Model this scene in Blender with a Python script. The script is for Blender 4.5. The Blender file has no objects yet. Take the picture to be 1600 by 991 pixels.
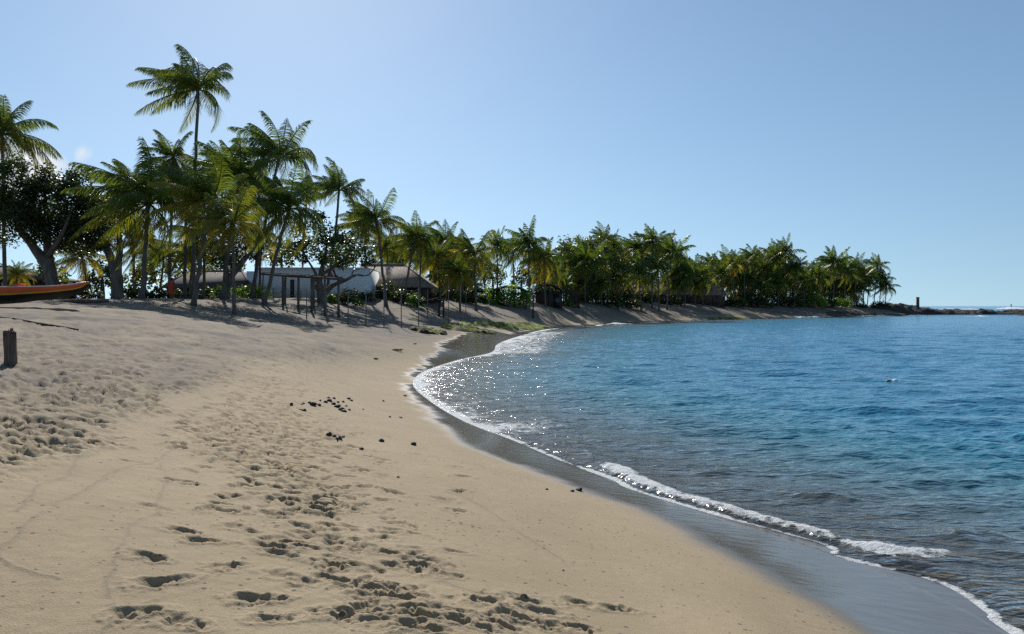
import bpy, bmesh, math, random
import numpy as np
from mathutils import Vector, Matrix
R = math.radians
random.seed(7); RNG = np.random.default_rng(11)
scn = bpy.context.scene
COL = scn.collection

# ------------------------------------------------------------------ camera
F = 1200.0; HZ = 478.0; EYE = 2.8            # focal length and horizon in photo pixels, eye height over the water
cd = bpy.data.cameras.new('camera'); cam = bpy.data.objects.new('camera', cd); COL.objects.link(cam)
cam.location = (0, 0, EYE); cam.rotation_euler = (R(90), 0, 0)
cd.sensor_width = 36; cd.lens = 36*F/1600; cd.shift_y = -(495.5-HZ)/1600
cd.clip_start = .1; cd.clip_end = 60000
scn.camera = cam
# ------------------------------------------------------------------ world and sun
SUN_AZ, SUN_EL = -17.0, 36.0                 # degrees: to the left of the view, ahead of the camera
w = bpy.data.worlds.new('World'); scn.world = w; w.use_nodes = True
nt = w.node_tree; nt.nodes.clear()
out = nt.nodes.new('ShaderNodeOutputWorld'); bg = nt.nodes.new('ShaderNodeBackground')
sky = nt.nodes.new('ShaderNodeTexSky'); sky.sky_type = 'NISHITA'; sky.sun_disc = False
sky.sun_elevation = R(SUN_EL); sky.sun_rotation = R(SUN_AZ)
sky.altitude = 0; sky.air_density = 1.0; sky.dust_density = 0.25; sky.ozone_density = 4.5
bg.inputs['Strength'].default_value = 0.105
def wmath(op, a, b=None):
    n = nt.nodes.new('ShaderNodeMath'); n.operation = op
    for i, v in enumerate((a, b)):
        if v is None: continue
        if isinstance(v, (int, float)): n.inputs[i].default_value = v
        else: nt.links.new(v, n.inputs[i])
    return n.outputs[0]
tc = nt.nodes.new('ShaderNodeTexCoord'); sxyz = nt.nodes.new('ShaderNodeSeparateXYZ'); cxyz = nt.nodes.new('ShaderNodeCombineXYZ')
nt.links.new(tc.outputs['Generated'], sxyz.inputs[0]); nt.links.new(sxyz.outputs[0], cxyz.inputs[0]); nt.links.new(sxyz.outputs[1], cxyz.inputs[1])
nt.links.new(wmath('ADD', wmath('MULTIPLY', sxyz.outputs[2], .75), .11), cxyz.inputs[2])     # a clear horizon: the sky's lowest, yellowest band left out
nvm = nt.nodes.new('ShaderNodeVectorMath'); nvm.operation = 'NORMALIZE'; nt.links.new(cxyz.outputs[0], nvm.inputs[0]); nt.links.new(nvm.outputs[0], sky.inputs['Vector'])
nz = nt.nodes.new('ShaderNodeTexNoise'); nz.inputs['Scale'].default_value = 30; nz.inputs['Detail'].default_value = 6
nt.links.new(tc.outputs['Generated'], nz.inputs['Vector'])
tot = None
for (dx, dz, c0, gain) in ((-.625, .178, 26, 1.0), (-.68, .15, 18, 1.1), (-.56, .199, 60, .5), (-.53, .13, 24, .6)):   # small clouds low over the trees
    d = Vector((dx, 1, dz)).normalized()
    vm = nt.nodes.new('ShaderNodeVectorMath'); vm.operation = 'DISTANCE'
    nt.links.new(tc.outputs['Generated'], vm.inputs[0]); vm.inputs[1].default_value = d
    m = wmath('MULTIPLY', wmath('MAXIMUM', wmath('SUBTRACT', 1.0, wmath('MULTIPLY', vm.outputs['Value'], c0*.75)), 0.0), gain)
    tot = m if tot is None else wmath('MAXIMUM', tot, m)
cl = wmath('MULTIPLY', wmath('MINIMUM', wmath('MAXIMUM', wmath('MULTIPLY', wmath('SUBTRACT', wmath('ADD', tot, nz.outputs['Fac']), .78), 2.6), 0.0), 1.0), .85)
mx = nt.nodes.new('ShaderNodeMixRGB'); nt.links.new(cl, mx.inputs[0]); 
ti = nt.nodes.new('ShaderNodeMixRGB'); ti.blend_type = 'MULTIPLY'; ti.inputs[0].default_value = 1; ti.inputs[2].default_value = (1.02, 1.0, .90, 1); nt.links.new(sky.outputs[0], ti.inputs[1]); nt.links.new(ti.outputs[0], mx.inputs[1]); mx.inputs[2].default_value = (7.4, 7.5, 7.7, 1)
nt.links.new(mx.outputs[0], bg.inputs['Color']); nt.links.new(bg.outputs[0], out.inputs[0])
sl = bpy.data.lights.new('sun', 'SUN'); sl.energy = 4.6; sl.angle = R(.53); sl.color = (1, .95, .87)
so = bpy.data.objects.new('sun', sl); COL.objects.link(so)
sd = Vector((math.sin(R(SUN_AZ))*math.cos(R(SUN_EL)), math.cos(R(SUN_AZ))*math.cos(R(SUN_EL)), math.sin(R(SUN_EL))))
so.rotation_euler = (-sd).to_track_quat('-Z', 'Y').to_euler(); so.location = sd*100
scn.view_settings.view_transform = 'Standard'; scn.view_settings.look = 'None'
scn.view_settings.exposure = 0.14; scn.view_settings.gamma = 1.0
scn.render.engine = 'CYCLES'; cy = scn.cycles
cy.use_denoising = False; cy.max_bounces = 6; cy.transparent_max_bounces = 8
cy.caustics_reflective = False; cy.caustics_refractive = False

# ------------------------------------------------------------------ helpers
def at(px, py, Y): return np.array([(px-800)/F*Y, Y, EYE-(py-HZ)*Y/F])
def atz(px, py, z):
    Y = (EYE-z)*F/(py-HZ); return np.array([(px-800)/F*Y, Y, z])
def FY(px, Y): return Y+float(np.interp(px, [760, 826, 915, 1000, 1100, 1200, 1300, 1370, 1400], [0, 8, 13, 19, 23, 24, 21, 14, 4]))*(Y > 95)
def smooth(a, b, x):
    t = np.clip((x-a)/(b-a), 0, 1); return t*t*(3-2*t)
def mesh_np(name, V, faces, mat, parent=None, attrs=None, smooth_shade=False, midx=None):
    """faces: list of (n,k) int arrays"""
    me = bpy.data.meshes.new(name)
    V = np.asarray(V, dtype=np.float32).reshape(-1, 3)
    faces = [np.asarray(f, dtype=np.int32) for f in faces if len(f)]
    nl = sum(f.size for f in faces); npoly = sum(len(f) for f in faces)
    me.vertices.add(len(V)); me.vertices.foreach_set('co', V.ravel())
    me.loops.add(nl); me.polygons.add(npoly)
    me.loops.foreach_set('vertex_index', np.concatenate([f.ravel() for f in faces]))
    tot = np.concatenate([np.full(len(f), f.shape[1], np.int32) for f in faces])
    st = np.concatenate([[0], np.cumsum(tot)[:-1]]).astype(np.int32)
    me.polygons.foreach_set('loop_start', st); me.polygons.foreach_set('loop_total', tot)
    if midx is not None: me.polygons.foreach_set('material_index', np.asarray(midx, np.int32))
    me.update(calc_edges=True); me.validate()
    if smooth_shade: me.polygons.foreach_set('use_smooth', np.ones(npoly, bool))
    for k, v in (attrs or {}).items():
        a = me.attributes.new(k, 'FLOAT', 'POINT'); a.data.foreach_set('value', np.asarray(v, np.float32))
    for m in (mat if isinstance(mat, (list, tuple)) else [mat]): me.materials.append(m)
    o = bpy.data.objects.new(name, me); COL.objects.link(o)
    if parent is not None: o.parent = parent
    return o
def thing(name, label, cat, loc=(0, 0, 0), rotz=0, group=None):
    o = bpy.data.objects.new(name, None); COL.objects.link(o); o.location = loc; o.rotation_euler = (0, 0, rotz)
    o.empty_display_size = .2
    return tag(o, label, cat, group)
def tag(o, label, cat, group=None, kind=None):
    if label: o['label'] = label
    if cat: o['category'] = cat
    if group: o['group'] = group
    if kind: o['kind'] = kind
    return o
class MB:
    def __init__(s): s.v = []; s.f = {}; s.n = 0; s.a = []
    def add(s, V, F_, a=0.0):
        V = np.asarray(V, float).reshape(-1, 3); s.v.append(V)
        for f in F_: s.f.setdefault(len(f), []).append([i+s.n for i in f])
        s.a.append(np.full(len(V), a)); s.n += len(V)
    def box(s, c, d, rot=0, tilt=None):
        x, y, z = [q/2 for q in d]
        V = np.array([(i*x, j*y, k*z) for k in (-1, 1) for j in (-1, 1) for i in (-1, 1)])
        if tilt is not None: V = V @ np.array(Matrix.Rotation(tilt, 3, 'Y')).T
        V = V @ np.array(Matrix.Rotation(rot, 3, 'Z')).T + np.asarray(c)
        s.add(V, [(0, 2, 3, 1), (4, 5, 7, 6), (0, 1, 5, 4), (2, 6, 7, 3), (0, 4, 6, 2), (1, 3, 7, 5)])
    def tube(s, P, rad, n=8, cap=True, wob=0):
        P = np.asarray(P, float); m = len(P); rad = np.broadcast_to(rad, m)
        T = np.gradient(P, axis=0); T /= np.linalg.norm(T, axis=1)[:, None]+1e-9
        ref = np.array([1, 0, 0]) if abs(T[0][0]) < .9 else np.array([0, 1, 0])
        V = []
        for i in range(m):
            a = np.cross(T[i], ref); a /= np.linalg.norm(a)+1e-9; b = np.cross(T[i], a)
            for k in range(n):
                th = 2*math.pi*k/n; rr = rad[i]*(1+wob*random.uniform(-1, 1))
                V.append(P[i]+rr*(math.cos(th)*a+math.sin(th)*b))
        Fs = [(i*n+k, i*n+(k+1) % n, (i+1)*n+(k+1) % n, (i+1)*n+k) for i in range(m-1) for k in range(n)]
        if cap: Fs += [tuple(range(n))[::-1], tuple((m-1)*n+k for k in range(n))]
        s.add(V, Fs)
    def build(s, name, mat, parent=None, smooth_shade=False, attr=None):
        return mesh_np(name, np.concatenate(s.v), [np.array(f) for f in s.f.values()], mat, parent, {attr: np.concatenate(s.a)} if attr else None, smooth_shade)
def catmull(P, n=12):
    P = np.asarray(P, float); Q = np.vstack([2*P[0]-P[1], P, 2*P[-1]-P[-2]]); o = []
    for i in range(1, len(Q)-2):
        for t in np.linspace(0, 1, n, endpoint=False):
            p0, p1, p2, p3 = Q[i-1:i+3]
            o.append(.5*((2*p1)+(-p0+p2)*t+(2*p0-5*p1+4*p2-p3)*t*t+(-p0+3*p1-3*p2+p3)*t**3))
    o.append(P[-1]); return np.array(o)
def poly_dist(X, Y, P):
    """unsigned distance of many points to a polyline"""
    best = np.full(X.shape, 1e18)
    for a, b in zip(P[:-1], P[1:]):
        d = b-a; L = d@d+1e-12
        t = np.clip(((X-a[0])*d[0]+(Y-a[1])*d[1])/L, 0, 1)
        best = np.minimum(best, (X-a[0]-t*d[0])**2+(Y-a[1]-t*d[1])**2)
    return np.sqrt(best)
def in_poly(X, Y, P):
    ins = np.zeros(X.shape, bool)
    for a, b in zip(P, np.roll(P, -1, axis=0)):
        if a[1] == b[1]: continue
        c = ((a[1] > Y) != (b[1] > Y)) & (X < (b[0]-a[0])*(Y-a[1])/(b[1]-a[1])+a[0])
        ins ^= c
    return ins
def vnoise(X, Y, scale, seed=0, octaves=3):
    """cheap value noise on arrays, about -1..1"""
    tot = np.zeros(X.shape); amp = 1; nrm = 0
    for o in range(octaves):
        x = X/scale*2**o; y = Y/scale*2**o; xi = np.floor(x).astype(np.int64); yi = np.floor(y).astype(np.int64)
        fx = x-xi; fy = y-yi; fx = fx*fx*(3-2*fx); fy = fy*fy*(3-2*fy)
        def h(a, b):
            n = (a*374761393+b*668265263+(seed+o*17)*974634721) & 0x7fffffff
            n = ((n ^ (n >> 13))*1274126177) & 0x7fffffff
            return ((n ^ (n >> 16)) & 0xffff)/32767.5-1
        tot += amp*((h(xi, yi)*(1-fx)+h(xi+1, yi)*fx)*(1-fy)+(h(xi, yi+1)*(1-fx)+h(xi+1, yi+1)*fx)*fy)
        nrm += amp; amp *= .5
    return tot/nrm

# ------------------------------------------------------------------ materials
def new_mat(name):
    m = bpy.data.materials.new(name); m.use_nodes = True
    n = m.node_tree; p = n.nodes['Principled BSDF']; return m, n, p
def noise_node(n, scale, detail=4, coord='Object', stretch=None, rough=.5):
    t = n.nodes.new('ShaderNodeTexCoord'); z = n.nodes.new('ShaderNodeTexNoise')
    z.inputs['Scale'].default_value = scale; z.inputs['Detail'].default_value = detail; z.inputs['Roughness'].default_value = rough
    if stretch:
        mp = n.nodes.new('ShaderNodeMapping'); mp.inputs['Scale'].default_value = stretch
        n.links.new(t.outputs[coord], mp.inputs[0]); n.links.new(mp.outputs[0], z.inputs['Vector'])
    else: n.links.new(t.outputs[coord], z.inputs['Vector'])
    return z
def ramp(n, src, stops):
    r = n.nodes.new('ShaderNodeValToRGB'); e = r.color_ramp.elements
    while len(e) < len(stops): e.new(.5)
    for el, (p, c) in zip(e, stops): el.position = p; el.color = (*c, 1) if len(c) == 3 else c
    n.links.new(src, r.inputs[0]); return r.outputs[0]
def mixc(n, fac, a, b, mode='MIX'):
    m = n.nodes.new('ShaderNodeMixRGB'); m.blend_type = mode
    for i, v in enumerate((fac, a, b)):
        if isinstance(v, (int, float)): m.inputs[i].default_value = v if i == 0 else (v, v, v, 1)
        elif isinstance(v, tuple): m.inputs[i].default_value = (*v, 1)
        else: n.links.new(v, m.inputs[i])
    return m.outputs[0]
def nmath(n, op, *a):
    k = n.nodes.new('ShaderNodeMath'); k.operation = op
    for i, v in enumerate(a):
        if isinstance(v, (int, float)): k.inputs[i].default_value = v
        else: n.links.new(v, k.inputs[i])
    return k.outputs[0]
def attr(n, name):
    a = n.nodes.new('ShaderNodeAttribute'); a.attribute_name = name; return a.outputs['Fac']
def bump(n, p, src, strength, dist, normal=None):
    b = n.nodes.new('ShaderNodeBump'); b.inputs['Strength'].default_value = strength; b.inputs['Distance'].default_value = dist
    n.links.new(src, b.inputs['Height'])
    if normal is not None: n.links.new(normal, b.inputs['Normal'])
    if p is not None: n.links.new(b.outputs[0], p.inputs['Normal'])
    return b.outputs[0]
def plain(name, c1, c2, scale=3, rough=.8, bstr=.4, bdist=.02, stretch=None, spec=.3):
    m, n, p = new_mat(name); z = noise_node(n, scale, 5, stretch=stretch)
    n.links.new(ramp(n, z.outputs['Fac'], [(.3, c1), (.7, c2)]), p.inputs['Base Color'])
    p.inputs['Roughness'].default_value = rough; p.inputs['Specular IOR Level'].default_value = spec
    bump(n, p, z.outputs['Fac'], bstr, bdist); return m
def leaf_mat(name, c_dark, c_light, c_old, trans=.38, rough=.38):
    m, n, p = new_mat(name)
    z = noise_node(n, 1.1, 3)
    col = mixc(n, ramp(n, z.outputs['Fac'], [(.32, (0, 0, 0)), (.68, (1, 1, 1))]), c_dark, c_light)
    col = mixc(n, attr(n, 'tint'), col, c_old)
    n.links.new(col, p.inputs['Base Color']); p.inputs['Roughness'].default_value = rough; p.inputs['Specular IOR Level'].default_value = .45
    tr = n.nodes.new('ShaderNodeBsdfTranslucent'); n.links.new(mixc(n, 1.0, col, (1.5, 1.45, .6), 'MULTIPLY'), tr.inputs['Color'])
    mx = n.nodes.new('ShaderNodeMixShader'); mx.inputs[0].default_value = trans
    n.links.new(p.outputs[0], mx.inputs[1]); n.links.new(tr.outputs[0], mx.inputs[2])
    n.links.new(mx.outputs[0], n.nodes['Material Output'].inputs[0]); return m
M = {}
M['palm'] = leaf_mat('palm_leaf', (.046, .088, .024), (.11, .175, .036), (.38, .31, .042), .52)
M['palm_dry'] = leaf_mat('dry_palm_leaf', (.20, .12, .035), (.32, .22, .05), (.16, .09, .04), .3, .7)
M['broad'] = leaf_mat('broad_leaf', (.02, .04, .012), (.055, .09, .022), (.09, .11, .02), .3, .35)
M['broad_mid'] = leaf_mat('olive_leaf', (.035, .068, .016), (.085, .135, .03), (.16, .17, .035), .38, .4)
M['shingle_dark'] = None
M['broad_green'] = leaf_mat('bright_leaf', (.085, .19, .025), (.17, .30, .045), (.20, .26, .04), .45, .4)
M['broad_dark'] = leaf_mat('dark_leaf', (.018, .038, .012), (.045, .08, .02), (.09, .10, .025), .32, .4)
m, n, p = new_mat('palm_bark'); M['bark'] = m
z = noise_node(n, 3, 5); t = n.nodes.new('ShaderNodeTexCoord'); wv = n.nodes.new('ShaderNodeTexWave'); wv.bands_direction = 'Z'
wv.inputs['Scale'].default_value = 2.6; wv.inputs['Distortion'].default_value = 1.5; n.links.new(t.outputs['Object'], wv.inputs['Vector'])
n.links.new(mixc(n, wv.outputs['Fac'], ramp(n, z.outputs['Fac'], [(.3, (.09, .075, .06)), (.7, (.21, .18, .15))]), (.12, .10, .085)), p.inputs['Base Color'])
p.inputs['Roughness'].default_value = .9; bump(n, p, wv.outputs['Fac'], .6, .03)
M['tree_bark'] = plain('tree_bark', (.07, .06, .05), (.20, .17, .14), 4, .9, .8, .05, (1, 1, .3))
M['lava'] = plain('lava_rock', (.012, .011, .011), (.07, .06, .055), 1.4, .85, 1, .25)
M['stone'] = plain('black_stone', (.012, .012, .013), (.05, .048, .046), 12, .6, .6, .02)
M['pale_stone'] = plain('pale_coral', (.45, .42, .36), (.65, .62, .56), 12, .8, .5, .02)
M['wood'] = plain('weathered_wood', (.07, .05, .036), (.20, .155, .115), 7, .9, .8, .02, (6, 6, .6))
M['dark_wood'] = plain('dark_wood', (.022, .018, .015), (.07, .055, .042), 5, .9, .6, .02, (5, 5, .5))
M['metal_post'] = plain('grey_post', (.10, .10, .10), (.22, .21, .20), 6, .7)
M['white_wall'] = plain('white_plaster', (.80, .81, .84), (.87, .87, .88), 1.2, .85, .15, .01)
M['trim'] = plain('white_trim', (.75, .75, .74), (.82, .82, .80), 2, .7, .1, .01)
M['red_paint'] = plain('red_paint', (.30, .02, .025), (.42, .04, .04), 3, .5, .1, .01)
M['brown_wall'] = plain('brown_boarding', (.045, .03, .024), (.10, .07, .055), 2, .9, .5, .03, (5, 5, .4))
M['glass_dark'] = plain('dark_opening', (.012, .012, .014), (.03, .03, .032), 2, .25, .05, .01, None, .6)
def shingle(name, c1, c2):
    m, n, p = new_mat(name); t = n.nodes.new('ShaderNodeTexCoord')
    mp = n.nodes.new('ShaderNodeMapping'); mp.inputs['Scale'].default_value = (1, 1, 1)
    b = n.nodes.new('ShaderNodeTexBrick'); b.inputs['Scale'].default_value = 1.0
    b.inputs['Color1'].default_value = (*c1, 1); b.inputs['Color2'].default_value = (*c2, 1); b.inputs['Mortar'].default_value = (c1[0]*.45, c1[1]*.45, c1[2]*.45, 1)
    b.inputs['Mortar Size'].default_value = .02; b.inputs['Brick Width'].default_value = .38; b.inputs['Row Height'].default_value = .24
    sx = n.nodes.new('ShaderNodeSeparateXYZ'); cx = n.nodes.new('ShaderNodeCombineXYZ'); n.links.new(t.outputs['Object'], sx.inputs[0])
    n.links.new(nmath(n, 'ADD', sx.outputs[0], nmath(n, 'MULTIPLY', sx.outputs[1], .6)), cx.inputs[0]); n.links.new(nmath(n, 'MULTIPLY', sx.outputs[2], 1.6), cx.inputs[1])
    n.links.new(cx.outputs[0], b.inputs['Vector'])
    z = noise_node(n, 1.5, 5)
    n.links.new(mixc(n, .8, b.outputs['Color'], ramp(n, z.outputs['Fac'], [(.25, (.55, .55, .55)), (.75, (1.15, 1.1, 1.05))]), 'MULTIPLY'), p.inputs['Base Color'])
    p.inputs['Roughness'].default_value = .9; bump(n, p, b.outputs['Fac'], .5, .03); return m
M['shingle'] = shingle('cedar_shingle', (.26, .205, .165), (.40, .32, .265))
M['shingle_dark'] = shingle('dark_shingle', (.075, .064, .055), (.13, .108, .09))
M['shingle_tan'] = shingle('tan_shingle', (.28, .21, .16), (.38, .30, .235))
M['thatch'] = plain('thatch', (.07, .06, .05), (.19, .165, .14), 9, .95, 1, .06, (4, 4, 1))
M['orange_red'] = None

# ------------------------------------------------------------------ the shore in plan
# swash edge (where the water ends), wet sand edge: photo pixels put back on the ground
W_px = [(645, 599), (668, 623), (720, 655), (800, 686), (880, 720), (955, 747), (975, 760), (1040, 781), (1150, 811), (1285, 846), (1303, 868), (1400, 886), (1480, 908), (1540, 950), (1585, 991)]
Wn = [atz(x, y, .02)[:2] for x, y in W_px]
Wf = [atz(x, y, .02)[:2] for x, y in [(662, 580), (715, 562), (768, 550), (778, 537), (808, 526), (850, 515), (900, 510.5), (1000, 504.5), (1100, 500.5), (1200, 497.5), (1300, 495.5)]]
Wpts = [(6.2, -60), (5.4, -20), (4.75, -2), (4.3, 3.0)] + [tuple(q) for q in Wn[::-1]] + [tuple(q) for q in Wf] + [(112, 226), (134, 246), (141, 262), (128, 300), (60, 420), (-300, 900), (-3000, 4000)]
W = catmull(Wpts, 7)
LAND = np.vstack([W, [(-9000, 4000), (-9000, -60)]])
# the sand itself follows a smoother line; the thin swash lobes run up over it
Ws_n = [tuple(atz(x, y, .02)[:2]) for x, y in [(1600, 1002), (1500, 948), (1400, 902), (1290, 860), (1150, 814), (1000, 766), (880, 721), (800, 687), (720, 655), (668, 624)]]
WS = catmull([(6.2, -60), (5.5, -20), (5.0, -2), (4.75, 3.0)] + Ws_n + [tuple(q) for q in [Wn[0]]+Wf] + [(112, 226), (134, 246), (141, 262), (128, 300), (60, 420), (-300, 900), (-3000, 4000)], 9)
LANDS = np.vstack([WS, [(-9000, 4000), (-9000, -60)]])
def ground_s(X, Y):
    d = poly_dist(X, Y, WS); return np.where(in_poly(X, Y, LANDS), d, -d)
def shore_s(X, Y):
    d = poly_dist(X, Y, W); return np.where(in_poly(X, Y, LAND), d, -d)
E_px = [(1300, 991), (1190, 925), (1105, 870), (1000, 802), (930, 770), (860, 745), (780, 718), (715, 697), (685, 672), (655, 635), (628, 600), (640, 575), (668, 553), (690, 540), (715, 528), (745, 520)]
E = catmull([(3.2, -60), (2.9, -2), (2.6, 3.5)] + [tuple(atz(x, y, .27)[:2]) for x, y in E_px] + [(2, 92), (9, 113), (24, 136), (40, 160), (84, 205), (112, 232)], 8)
# ------------------------------------------------------------------ terrain heights: thin plate through measured ground points
G = [atz(*q) for q in [(700, 991, 1.0), (1000, 991, .65), (350, 991, 1.15), (0, 991, 1.27), (0, 850, 1.38), (300, 800, 1.2), (600, 800, .88), (850, 850, .62), (750, 740, .6),
     (0, 700, 1.52), (250, 660, 1.27), (450, 660, .95), (600, 650, .55), (0, 570, 1.78), (200, 570, 1.65), (400, 580, 1.22), (560, 590, .65), (0, 520, 2.12), (200, 520, 2.0), (400, 530, 1.6), (600, 545, .7)]]
G += [at(*q) for q in [(0, 488, 27), (150, 480.5, 32), (300, 492, 36), (220, 471, 44), (365, 492.5, 42), (300, 478, 46), (480, 490, 55), (560, 500, 58), (650, 501, 69), (600, 486, 72), (700, 479, 90), (700, 495, 78),
     (800, 485, 100), (800, 499, 93), (900, 489, 119), (900, 501, 111), (1000, 486, 143), (1000, 496, 134), (1100, 487, 165), (1100, 494, 155), (1200, 486, 189), (1200, 492, 179), (1300, 486.5, 211), (1300, 491, 201), (1370, 485, 233)]]
crest = [(-150, 470, 44), (100, 470, 46), (222, 468, 48), (300, 470, 50), (395, 466, 62), (420, 468, 72), (500, 468, 70), (570, 467, 78), (640, 469, 84), (700, 470, 95), (826, 471, 105), (915, 472.5, 118), (1000, 473, 132), (1098, 475, 151), (1208, 475, 182), (1302, 475.5, 204), (1370, 479, 232)]
crest = [(x, y, FY(x, Y)) for x, y, Y in crest]
G += [at(*q) for q in crest]
for (x, y, Y) in crest:
    for k, dz in ((1.25, .1), (1.8, .1)):
        if x < 1250 or k < 1.3:
            a = at(x, y, Y); G.append(np.array([a[0]*k, a[1]*k, min(a[2]+dz, 3.6)]))
G += [np.array([x, y, z]) for x, y, z in [(-3, 3, 1.35), (-6, 4, 1.8), (-9, 9, 2.0), (-14, 14, 2.2), (-22, 22, 2.7), (-35, 36, 3.1), (-3, 1.5, 1.3), (0, 2, 1.05), (2, 2.5, .5), (-60, 50, 3.4)]]
G += [np.array([a[0], a[1], .0]) for a in Wn+Wf]
G = np.array(G)
def lp(X, Y): return np.arctan2(X, np.maximum(Y, 1e-3))*2.2, np.log(np.maximum(np.hypot(X, Y), 1.5))
gu, gv = lp(G[:, 0], G[:, 1])
def tps(r2): return .5*r2*np.log(r2+1e-12)
K = tps((gu[:, None]-gu)**2+(gv[:, None]-gv)**2)+np.eye(len(G))*.004
P_ = np.c_[np.ones(len(G)), gu, gv]
A = np.block([[K, P_], [P_.T, np.zeros((3, 3))]])
cf = np.linalg.solve(A, np.r_[G[:, 2], 0, 0, 0])
def tps_eval(X, Y):
    u, v = lp(X, Y); sh = u.shape; u = u.ravel(); v = v.ravel(); o = cf[-3]+cf[-2]*u+cf[-1]*v
    for i in range(len(G)): o = o+cf[i]*tps((u-gu[i])**2+(v-gv[i])**2)
    return o.reshape(sh)
def base_height(X, Y, s=None):
    if s is None: s = ground_s(X, Y)
    r = np.hypot(X, Y)
    th = np.clip(np.arctan2(X, Y), R(-52), R(40)); Xc = r*np.sin(th); Yc = r*np.cos(th)
    rc = np.clip(r, 2.0, 320); Xc = Xc/np.maximum(r, 1e-6)*rc; Yc = Yc/np.maximum(r, 1e-6)*rc
    h = np.clip(tps_eval(Xc, Yc), .02, 3.7)
    back = smooth(2.5, -3, Y); h = h*(1-back)+np.clip(.2*s, 0, 2.4)*back
    k = smooth(.2, 3.0, s); land = h*k+(.11*np.maximum(s, 0))*(1-k)
    cap = .13*np.maximum(s, 0)+.06*np.maximum(s-.8, 0)**2+.01; land = np.where(s < 8, -np.log(np.exp(-60*land)+np.exp(-60*np.minimum(cap, 9)))/60+.0115, land); land = np.maximum(land, .01*np.maximum(s, 0))
    sea = -np.minimum(.10*np.maximum(-s, 0), 1.2+.02*np.maximum(-s, 0)); sea = np.maximum(sea, -5)
    return np.where(s > 0, land, sea)

# polar grid: fine where the camera looks, coarse all round
rad = [1.2]
while rad[-1] < 270:
    r = rad[-1]; rad.append(r+(.05 if r < 2.4 else min(r*.0065, max(.009, r*r/1900))))
while rad[-1] < 9000: rad.append(rad[-1]*1.07)
rad = np.array(rad)
ang = np.r_[np.arange(-180, -40, 4.), np.arange(-40, -36.5, .5), np.arange(-36.5, 36.5, .1), np.arange(36.5, 42, .5), np.arange(42, 180, 4.)]
TH = np.radians(ang); XX = rad[:, None]*np.sin(TH)[None]; YY = rad[:, None]*np.cos(TH)[None]
S = ground_s(XX, YY); H = base_height(XX, YY, S)
SW = np.full(XX.shape, 9.); nm_ = S < 3; SW[nm_] = shore_s(XX[nm_], YY[nm_]); eD = poly_dist(XX, YY, E); SE = eD*np.where(in_poly(XX, YY, np.vstack([E, [(112, 300), (-9000, 4000), (-9000, -60)]])), 1, -1)   # >0 dry
disp = np.zeros_like(H); line = np.zeros_like(H); churn = np.zeros_like(H)
GH = H
def ground(x, y):
    r = math.hypot(x, y); i = min(max(int(np.searchsorted(rad, r))-1, 0), len(rad)-2); th = math.degrees(math.atan2(x, y)); j = min(max(int(np.searchsorted(ang, th))-1, 0), len(ang)-2)
    u = min(max((r-rad[i])/(rad[i+1]-rad[i]), 0), 1); v = min(max((th-ang[j])/(ang[j+1]-ang[j]), 0), 1)
    return float((GH[i, j]*(1-u)+GH[i+1, j]*u)*(1-v)+(GH[i, j+1]*(1-u)+GH[i+1, j+1]*u)*v)
def stamp(cx, cy, L, Wd, ang_, depth, rim=.35, lump=0):
    r = math.hypot(cx, cy); th = math.degrees(math.atan2(cx, cy)); R_ = max(L, Wd)*1.3
    i0, i1 = np.searchsorted(rad, [r-R_, r+R_]); da = math.degrees(R_/max(r, .5)); j0, j1 = np.searchsorted(ang, [th-da, th+da])
    if i1-i0 < 2 or j1-j0 < 2: return
    x = XX[i0:i1, j0:j1]-cx; y = YY[i0:i1, j0:j1]-cy; c, s_ = math.cos(ang_), math.sin(ang_)
    u = (x*c+y*s_)/(L/2); v = (-x*s_+y*c)/(Wd/2); q = np.hypot(u, v*(1+.22*u)*(1+.45*np.exp(-((u-.1)/.35)**2)))
    n_ = vnoise(XX[i0:i1, j0:j1], YY[i0:i1, j0:j1], .05, int(abs(cx)*100) % 97, 2)
    n2_ = vnoise(XX[i0:i1, j0:j1], YY[i0:i1, j0:j1], .028, int(abs(cy)*100) % 89, 2); q = q*(1+.3*n_+.12*n2_)
    d = -depth*(1-smooth(.62, 1.03, q))*(.75+.35*np.sin(u*3.5+lump)+.7*n_+.35*n2_)+depth*rim*np.exp(-((q-1.25)/.28)**2)*(1+.6*n_)
    disp[i0:i1, j0:j1] += d
RAYY = np.exp(np.linspace(math.log(2.2), math.log(240), 900))
def on_ground(px, py):
    """ground point seen at a photo pixel: first place where the ray goes under the sand"""
    k0 = (px-800)/F; a_ = math.hypot(k0, 1.0); r = RAYY*a_; z = EYE-(py-HZ)*RAYY/F
    i = np.clip(np.searchsorted(rad, r)-1, 0, len(rad)-2); th = math.degrees(math.atan2(k0, 1)); j = min(max(int(np.searchsorted(ang, th))-1, 0), len(ang)-2)
    u = np.clip((r-rad[i])/(rad[i+1]-rad[i]), 0, 1); h = np.maximum(GH[i, j]*(1-u)+GH[i+1, j]*u, 0.0)
    b_ = np.nonzero(z <= h)[0]; k = b_[0] if len(b_) else len(RAYY)-1
    if k == 0: Y = RAYY[0]
    else: d0 = z[k-1]-h[k-1]; d1 = z[k]-h[k]; Y = RAYY[k-1]+(RAYY[k]-RAYY[k-1])*d0/max(d0-d1, 1e-9)
    return k0*Y, Y
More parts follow.
